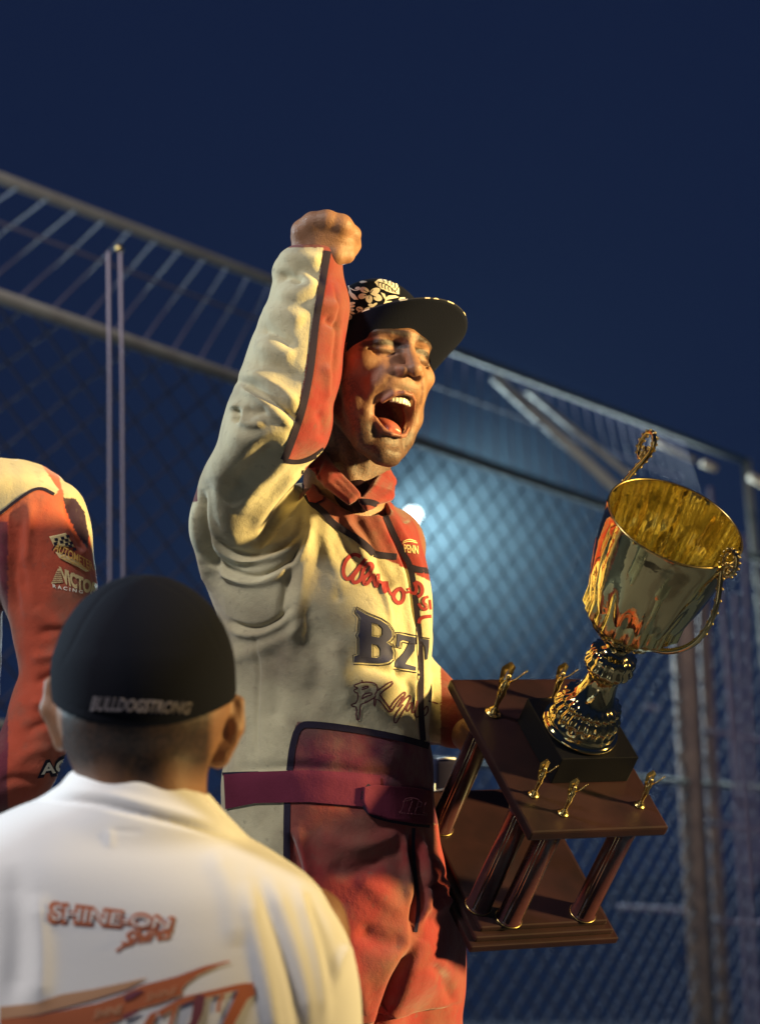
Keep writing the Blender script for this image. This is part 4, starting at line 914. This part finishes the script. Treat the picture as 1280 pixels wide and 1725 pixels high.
for cx in (520, -130):
    for i in range(4): TF.chain([pc(cx-12+9*i, 2400, g0-.02), pc(cx-16+11*i, 2480, g0-.03), pc(cx-16+11*i, 2530, g0-.045)], [.013, .0115, .010], .005)
    TF.chain([pc(cx-20, 2400, g0-.02), pc(cx-40, 2460, g0-.04)], [.013, .010], .005)
tv, tq = TF.mesh(1)
XV, XQ, XC = join([(gv, gq, gc), (tv, tq, skin)])
b3 = to_world(np.array([pc(200, 3000, g0)]))[0]; b3[2] = 0
p3 = link('person', to_world(XV), XQ, M_skin, None, b3, colors=XC); tag(p3, 'man seen from behind in dark cap and white printed shirt, in front', 'person')
# cap
Kf = Field((-.36, -.24, .90), (-.10, -.03, 1.18), .0026)
Kf.ell(pc(243, 1128, g0), (.0885, .0935, .104), 0); Kf.stack([(1095, 97, 383, g0, .096), (1130, 91.5, 390, g0, .100), (1165, 91, 396, g0, .102), (1192, 93, 399, g0, .101), (1213, 100, 394, g0, .099)], .010, cap=.012, n=2.1)
Xm = (Kf.ax[0][:, None, None]); Ym = Kf.ax[1][None, :, None]; Zm = Kf.ax[2][None, None, :]
cxm = pc(243, 1200, g0); yb = pc(243, 1213, g0)[1]+.018*((Xm-cxm[0])/.085)**2+.02*np.clip((g0+.02-Zm)/.1, 0, 1)
Kf.F = np.maximum(Kf.F, (yb-Ym).astype(np.float32))
# seams
kv, kq = Kf.mesh(2); kv = folds(kv, kq, [([(95, 1180), (160, 1203), (240, 1210), (320, 1206), (398, 1180)], -.0012, 3, None), ([(100, 1130), (165, 1000), (235, 970)], -.0012, 3, None), ([(385, 1120), (330, 1010), (250, 970)], -.0012, 3, None)])
fc = link('cap', to_world(kv), kq, M_fcap, p3); GKB = bvh_of(kv, kq)
cb_ = pc(235, 1190, g0-.10); V = []; F = []
for zz in (.0016, -.0016):
    for i in range(21):
        t = math.pi*i/20
        for j in range(5): s = j/4; V.append((cb_[0]+.075*math.cos(t)*(1-.05*s), cb_[1]+zz-.01*s+.006*math.sin(t), cb_[2]+.01-math.sin(t)*.085*s))
for i in range(20):
    for j in range(4): a = i*5+j; F.append((a, a+1, a+6, a+5)); F.append((105+a, 105+a+5, 105+a+6, 105+a+1))
    a = i*5+4; F.append((a, a+105, a+110, a+5))
link('peak', to_world(np.array(V)), F, M_fcap, fc)
lay('cap_lettering', text_polys('BULLDOGSTRONG', [(157, 1174), (323, 1184), (319, 1202), (153, 1196)], .03, .15), GKB, M_grey, fc, .0010, 4, .001)
# shirt
Wf = Field((-.56, -.66, .84), (.02, -.17, 1.30), .003)
Wf.stack([(1318, 112, 352, g0+.005, .068), (1345, 66, 372, g0+.006, .078), (1372, 0, 388, g0+.008, .088), (1400, -55, 402, g0+.010, .098), (1432, -105, 452, g0+.014, .108), (1480, -150, 521, g0+.018, .118), (1540, -180, 563, g0+.022, .124), (1600, -200, 589, g0+.025, .128), (1660, -212, 603, g0+.028, .130), (1725, -218, 610, g0+.03, .130), (1860, -225, 612, g0+.035, .130)], 0, cap=.012, n=2.3)
Wf.stack([(1290, 122, 345, g0+.005, .072), (1330, 100, 372, g0+.008, .080), (1372, 70, 396, g0+.010, .088), (1420, 60, 410, g0+.01, .09)], .014, cap=.01, n=2.1)
Wf.cone(pc(236, 1240, g0-.01), pc(240, 1345, g0+.004), .066, .062, .004, 'sub')
yl = lambda X: 0
Xm = (Wf.ax[0][:, None, None]); Ym = Wf.ax[1][None, :, None]; Zm = Wf.ax[2][None, None, :]
xx = (Xm*FPX/(D0-g0)+640)
top = np.interp(xx.ravel(), [60, 100, 130, 200, 300, 345, 385, 420], [1345, 1305, 1292, 1290, 1316, 1340, 1385, 1420])[:, None, None]
ty = (862.5-top)/FPX*(D0-g0)+.0*Zm+.035*np.clip((g0-.02-Zm)/.08, -.2, 1)*-1
Wf.F = np.maximum(Wf.F, np.where((xx > 40) & (xx < 430), Ym-ty, -1).astype(np.float32)+0*Wf.F)
wv, wq = Wf.mesh(4)
ws = [([(40, 1352), (95, 1348), (160, 1352), (235, 1372), (320, 1392), (392, 1412)], -.004, 4, None), ([(60, 1338), (110, 1332), (180, 1338), (260, 1358), (330, 1378), (385, 1400)], .003, 9, None),
      ([(430, 1470), (452, 1530), (478, 1610), (500, 1690), (515, 1800)], -.005, 12, None), ([(448, 1470), (478, 1540), (508, 1630), (528, 1740)], .004, 15, None), ([(410, 1480), (425, 1560), (450, 1660), (470, 1780)], .006, 16, None),
      ([(500, 1480), (520, 1560), (540, 1650), (548, 1740)], .005, 12, None), ([(515, 1500), (545, 1580), (565, 1680)], -.005, 10, None), ([(590, 1590), (570, 1620), (560, 1680)], .004, 10, None),
      ([(60, 1500), (72, 1600), (66, 1700)], .004, 18, None), ([(20, 1450), (34, 1560), (20, 1700)], -.004, 18, None), ([(185, 1395), (187, 1430)], .0015, 6, None), ([(180, 1400), (210, 1400), (240, 1402)], -.001, 3, None), ([(350, 1430), (390, 1500), (400, 1600)], .003, 20, None)]
wv = folds(wv, wq, ws); n = normals(wv, wq); wv = wv+n*(wob(wv, 30, .005, 8))[:, None]; wv = relaxed(wv, wq)
TF = Field((-.60, -1.2, .80), (.06, -.52, 1.34), .008)
TF.stack([(1800, -222, 611, g0+.03, .128), (2000, -200, 590, g0+.04, .125), (2420, -170, 560, g0+.06, .12)], 0, cap=.02); tv, tq = TF.mesh(1)
XV, XQ, XC = join([(wv, wq, skin), (tv, tq, skin)])
sh = link('shirt', to_world(XV), XQ, M_shirt, p3); WB = bvh_of(wv, wq)
TF = Field((-.55, -1.85, .85), (.05, -.9, 1.40), .010)
for sx in (80, 300): TF.chain([pc(sx, 2350, g0+.05), pc(sx, 3000, g0+.14), pc(sx, 3740, g0+.24)], [.10, .08, .07], .03)
tv, tq = TF.mesh(1); link('jeans', to_world(tv), tq, M_denim, p3)
P3 = lambda pts: scl(pts, 60, 1500, 3.368)
words = text_polys('SHINE-ON', [(84, 1520), (292, 1546), (290, 1568), (84, 1552)], .075, .1)
lay('print_outline', words, WB, M_sprint, sh, .0010, 6)
lay('print_letters', text_polys('SHINE-ON', [(88, 1524), (289, 1549), (287, 1565), (88, 1549)], .0, .1), WB, M_shirt, sh, .0017, 6)
lay('print_script', text_polys('Shirts', [(206, 1570), (290, 1560), (292, 1580), (206, 1592)], .03, .5)+ribbon([(196, 1602), (210, 1592), (222, 1590)], 4), WB, M_sprint, sh, .0010, 6)
lay('print_swoosh', [(P3([(-200, 730), (0, 715), (350, 640), (500, 590), (600, 540), (800, 488), (960, 430), (1090, 398), (1110, 402), (1030, 430), (920, 480), (860, 525), (830, 560), (830, 590), (700, 640), (560, 680), (470, 740), (380, 770), (0, 900), (-200, 900)]), [])], WB, M_sprint, sh, .0010, 8)
lay('print_shadow', [(P3([(-200, 660), (0, 640), (150, 590), (330, 560), (520, 520), (640, 492), (520, 560), (330, 620), (0, 706), (-200, 730)]), [])], WB, M_sprintl, sh, .0010, 8)
lay('print_plum', [(P3([(500, 600), (560, 570), (620, 566), (560, 610), (510, 630)]), []), (P3([(500, 705), (570, 680), (600, 685), (540, 720), (500, 735)]), [])], WB, M_sprintp, sh, .0018, 6)
lay('print_slogan', text_polys('SHINE', [(160, 1702), (208, 1692), (206, 1706), (158, 1716)], .02, .2), WB, M_sprintl, sh, .0018, 5)
lay('print_slogan', text_polys('SHINE', [(248, 1674), (300, 1660), (298, 1674), (246, 1688)], .0, .2), WB, M_sprintl, sh, .0018, 5)
lay('print_big_letters', ribbon(P3([(700, 700), (840, 620), (930, 600), (1060, 570), (1180, 540), (1225, 545)]), 10, 1)+[(P3([(1160, 545), (1235, 520), (1245, 590), (1200, 620), (1120, 770), (1070, 900), (1000, 900), (1060, 760)]), []), (P3([(650, 700), (700, 680), (640, 820), (560, 900), (520, 900), (600, 780)]), [])]+ribbon(P3([(1065, 590), (1040, 640), (1035, 690)]), 6, 1)+ribbon(P3([(795, 660), (775, 730), (740, 840)]), 6, 1), WB, M_sprint, sh, .0014, 8)
lay('print_big_edge', [(P3([(900, 620), (925, 585), (965, 600), (945, 700), (900, 800), (840, 900), (780, 900), (880, 740)]), [])], WB, M_sprintp, sh, .0020, 8)

# ================================================================== catch fence, floodlight, posts
def ray(px, py):
    d = pw(px, py, 1.0)-CAM; return d
def wproj(P):
    q = (np.asarray(P)-CAM) @ M3; d = -q[2]; return 640+FPX*q[0]/d, 862.5-FPX*q[1]/d
def mid(x):
    d = ray(x, 500+.345*x); return CAM+d*(2.3/d[2])
mA = mid(-1000); mB = mid(1300); ev = (mB-mA); Lf = np.linalg.norm(ev); ev = ev/Lf
lean = M3 @ np.array([180, 1100, -4200.]); lean /= np.linalg.norm(lean)
def top_s(P):
    lo, hi = 0, 12
    for _ in range(40):
        m = (lo+hi)/2; X, Y = wproj(P+lean*m)
        if Y > 300+.38*X: lo = m
        else: hi = m
    return lo
sA = top_s(mid(50)); sB = top_s(mid(1000)); tA0 = mid(50)+lean*sA; tB0 = mid(1000)+lean*sB
fence = empty('catch_fence', (mA[0], mA[1], 0)); tag(fence, 'tall galvanised catch fence with leaning mesh canopy, behind the people', 'fence')
te = (tB0-tA0)/np.linalg.norm(tB0-tA0)
def at_top(px):                            # point of the top rail seen at photo column px
    lo, hi = -20, 40
    for _ in range(40):
        m = (lo+hi)/2
        if wproj(tA0+te*m)[0] < px: lo = m
        else: hi = m
    return tA0+te*lo
tl = at_top(-900); tr_ = at_top(1256)
mb = MB(); mb.tube([tl, (tl+tr_)/2, tr_], .029, 12); mb.build('top_rail', M_galv, fence)
me_ = mid(1290); mb = MB(); mb.tube([mA, (mA+me_)/2, me_], .030, 12); mb.build('middle_rail', M_galv, fence)
lo_ = np.array([0, 0, -1.75]); mb = MB(); mb.tube([mA+lo_, me_+lo_], .02, 8); mb.build('lower_rail', M_galv, fence)
mb = MB(); s = 0.0; k = 0
while s < Lf*.97:
    P = mA+ev*s; S_ = top_s(P)
    if wproj(P)[0] < 1210: mb.tube([P+ev*random.uniform(-.006, .006), P+lean*S_*.5+ev*random.uniform(-.01, .01), P+lean*S_], .0050, 5)
    s += .245
mb.tube([mA+lean*sA*.52, mid(1180)+lean*top_s(mid(1180))*.52], .0075, 5); mb.build('canopy_mesh', M_wire, fence)
mb = MB(); cw_, chh = .28, .175; Hh = mA[2]-.25; slope = chh/cw_; rows = int(Hh/chh)
s = -Hh/slope
while s < Lf+Hh/slope:
    for sg in (1, -1):
        a0 = s; z0 = 0; a1 = s+sg*Hh/slope; z1 = Hh
        pa = [a0, z0, a1, z1]
        def cl_(a0, z0, a1, z1):
            t0, t1 = 0.0, 1.0; dx = a1-a0
            if dx > 0: t0 = max(t0, (0-a0)/dx); t1 = min(t1, (Lf-a0)/dx)
            else: t0 = max(t0, (Lf-a0)/dx); t1 = min(t1, (0-a0)/dx)
            return t0, t1
        t0, t1 = cl_(*pa)
        if t1-t0 > .02:
            A_ = mA+ev*(a0+(a1-a0)*t0)-np.array([0, 0, Hh*t0]); B_ = mA+ev*(a0+(a1-a0)*t1)-np.array([0, 0, Hh*t1]); mb.tube([A_, B_] if sg > 0 else [B_, A_], .0056, 6, cap=False)
    s += cw_
cm = mb.build('chain_link', M_wire, fence); 
def fpipe(name, a, b, r, m=M_galv, n=10):
    mb = MB(); mb.tube([a, (np.array(a)+b)/2, b], r, n); return mb.build(name, m, fence)
# posts and braces
def on_mid(px): return mid(px)
for (px, m, r) in ((1140, M_rust, .085), (1176, M_rust, .045)):
    t = on_mid(px); t = t+np.array([0, -.06, 0]); d = (t-CAM)@AF; bq = pw(px+44, 1725, d); dv = (bq-t)/(t[2]-bq[2]); fpipe('post', t+np.array([0, 0, .0])-dv*.1, t+dv*(t[2]+0.0), r, m)
t = tr_; d = (t-CAM)@AF; b_ = pw(1300, 1200, d); dv = (b_-t)/(t[2]-b_[2]); fpipe('corner_post', t-dv*.02, t+dv*t[2], .045, M_galv)
a = at_top(834); fpipe('brace', a-np.array([0, 0, .08]), mid(1046)+np.array([0, 0, .12]), .038); a = at_top(890); fpipe('brace', a-np.array([0, 0, .1]), mid(1062)+np.array([0, 0, .26]), .022)
d = (at_top(1150)-CAM)@AF-.3; M_tube = mat('yellow_lit_tube', (.42, .32, .20), .45); fpipe('tube', pw(1098, 742, d), pw(1172, 776, d), .022, M_tube); fpipe('tube', pw(1182, 779, d), pw(1207, 790, d), .030, M_tube); fpipe('tube', pw(1262, 802, d), pw(1330, 838, d), .034, M_tube)  # tube base colour carries the yellow light falling on these pieces
d = (mid(1200)-CAM)@AF-.5
for pts in ([(1195, 820), (1215, 1000), (1232, 1240), (1248, 1500), (1262, 1760)], [(1212, 1000), (1240, 1230), (1262, 1480), (1278, 1760)], [(1236, 1000), (1252, 1240), (1270, 1500)], [(1252, 900), (1262, 1200), (1282, 1480)], [(1180, 1232), (1240, 1238), (1300, 1252)], [(1185, 1386), (1240, 1392), (1300, 1402)], [(1195, 1552), (1240, 1553), (1300, 1556)], [(1085, 1190), (1110, 1195)], [(1040, 1528), (1120, 1532), (1190, 1536)]):
    mb = MB(); mb.tube([pw(x, y, d) for x, y in smooth_line(pts)], .018, 6); mb.build('tension_cable', mat('violet_grey_cable', (.10, .08, .13), .9) if 'violet_grey_cable' not in bpy.data.materials else bpy.data.materials['violet_grey_cable'], fence)
# two thin cables hanging in front of the fence, on the left
for i, (xa, ya, xb, yb_, lb) in enumerate(((183, 424, 186, 1500, 'thin pale hanging cable, the left of two in front of the fence'), (203, 420, 211, 1500, 'thin pale hanging cable with small brass end, right of two by the fence'))):
    d = 7.2; a = pw(xa, ya, d); b_ = pw(xb, yb_, d); dv = (b_-a)/(a[2]-b_[2]); b_ = a+dv*a[2]; mb = MB(); mb.tube([a, pw(lin(xa, xb, .2)+2, lin(ya, yb_, .2), d), b_], .0045, 6)
    c = mb.build('cable', M_cable, None, (b_[0], b_[1], 0)); tag(c, lb, 'cable', 'hanging cables')
    if i: mb = MB(); mb.tube([a+np.array([-.012, 0, .004]), a+np.array([.008, 0, .0])], .011, 10); mb.build('end_fitting', M_gild, c)
# floodlight far behind the fence
lm = empty('floodlight', (LAMP[0], LAMP[1]+.3, 0)); tag(lm, 'glaring white floodlight on a mast behind the driver', 'floodlight')
mb = MB(); mb.tube([LAMP+np.array([0, .02, 0]), LAMP+np.array([0, .05, 0])], .085, 24); mb.build('lens', M_glow, lm)
mb = MB(); mb.tube([LAMP+np.array([0, .055, 0]), LAMP+np.array([0, .2, 0])], [.12, .06], 24); mb.tube([LAMP+np.array([0, .2, 0]), (LAMP[0], LAMP[1]+.3, LAMP[2]-.2), (LAMP[0], LAMP[1]+.3, 0)], .05, 10); mb.build('mast', M_housing, lm)

# thin night haze that the floodlight shows up
HZ = MB(); bevel_box(HZ, lambda P: P, (0, 19, 3.9), (24, 24, 4.9), 0)
mh = bpy.data.materials.new('haze'); mh.use_nodes = True; nt = mh.node_tree; nt.nodes.remove(nt.nodes['Principled BSDF']); vs = nt.nodes.new('ShaderNodeVolumePrincipled'); vs.inputs['Density'].default_value = 3.5e-4; vs.inputs['Color'].default_value = (.52, .84, 1, 1)
nt.links.new(vs.outputs[0], nt.nodes['Material Output'].inputs['Volume'])
hz_ = HZ.build('haze', mh, None, (0, 19, -1), False); tag(hz_, None, None, kind='stuff')

# volume added round the floodlight to build its local glow
SC = pw(772, 930, 22.5); bm = bmesh.new(); bmesh.ops.create_icosphere(bm, subdivisions=3, radius=1.0); RR = np.array([1.95, 4.5, 1.75])
sv = np.array([v.co[:] for v in bm.verts])*RR+SC; sf = [tuple(v.index for v in f.verts) for f in bm.faces]; bm.free()
ms = bpy.data.materials.new('glow_volume'); ms.use_nodes = True; nt = ms.node_tree; nt.nodes.remove(nt.nodes['Principled BSDF']); vs = nt.nodes.new('ShaderNodeVolumePrincipled'); vs.inputs['Color'].default_value = (.60, .88, 1, 1); nt.links.new(vs.outputs[0], nt.nodes['Material Output'].inputs['Volume'])
tc = nt.nodes.new('ShaderNodeTexCoord'); mp = nt.nodes.new('ShaderNodeVectorMath'); mp.operation = 'DIVIDE'; mp.inputs[1].default_value = RR; nt.links.new(tc.outputs['Object'], mp.inputs[0])
ln = nt.nodes.new('ShaderNodeVectorMath'); ln.operation = 'LENGTH'; nt.links.new(mp.outputs[0], ln.inputs[0]); mr = nt.nodes.new('ShaderNodeMapRange'); mr.interpolation_type = 'SMOOTHSTEP'
mr.inputs[1].default_value = 1.0; mr.inputs[2].default_value = 0.1; mr.inputs[3].default_value = 0; mr.inputs[4].default_value = 1; nt.links.new(ln.outputs['Value'], mr.inputs[0])
nz = nt.nodes.new('ShaderNodeTexNoise'); nz.inputs['Scale'].default_value = 1.1; nz.inputs['Detail'].default_value = 4; nt.links.new(tc.outputs['Object'], nz.inputs['Vector'])
m1 = nt.nodes.new('ShaderNodeMath'); m1.operation = 'MULTIPLY'; nt.links.new(mr.outputs[0], m1.inputs[0]); nt.links.new(nz.outputs['Fac'], m1.inputs[1])
m2 = nt.nodes.new('ShaderNodeMath'); m2.operation = 'MULTIPLY'; m2.inputs[1].default_value = 0.0088; nt.links.new(m1.outputs[0], m2.inputs[0]); nt.links.new(m2.outputs[0], vs.inputs['Density'])
so = link('glow_volume', sv, sf, ms, None, SC); tag(so, None, None, kind='stuff')
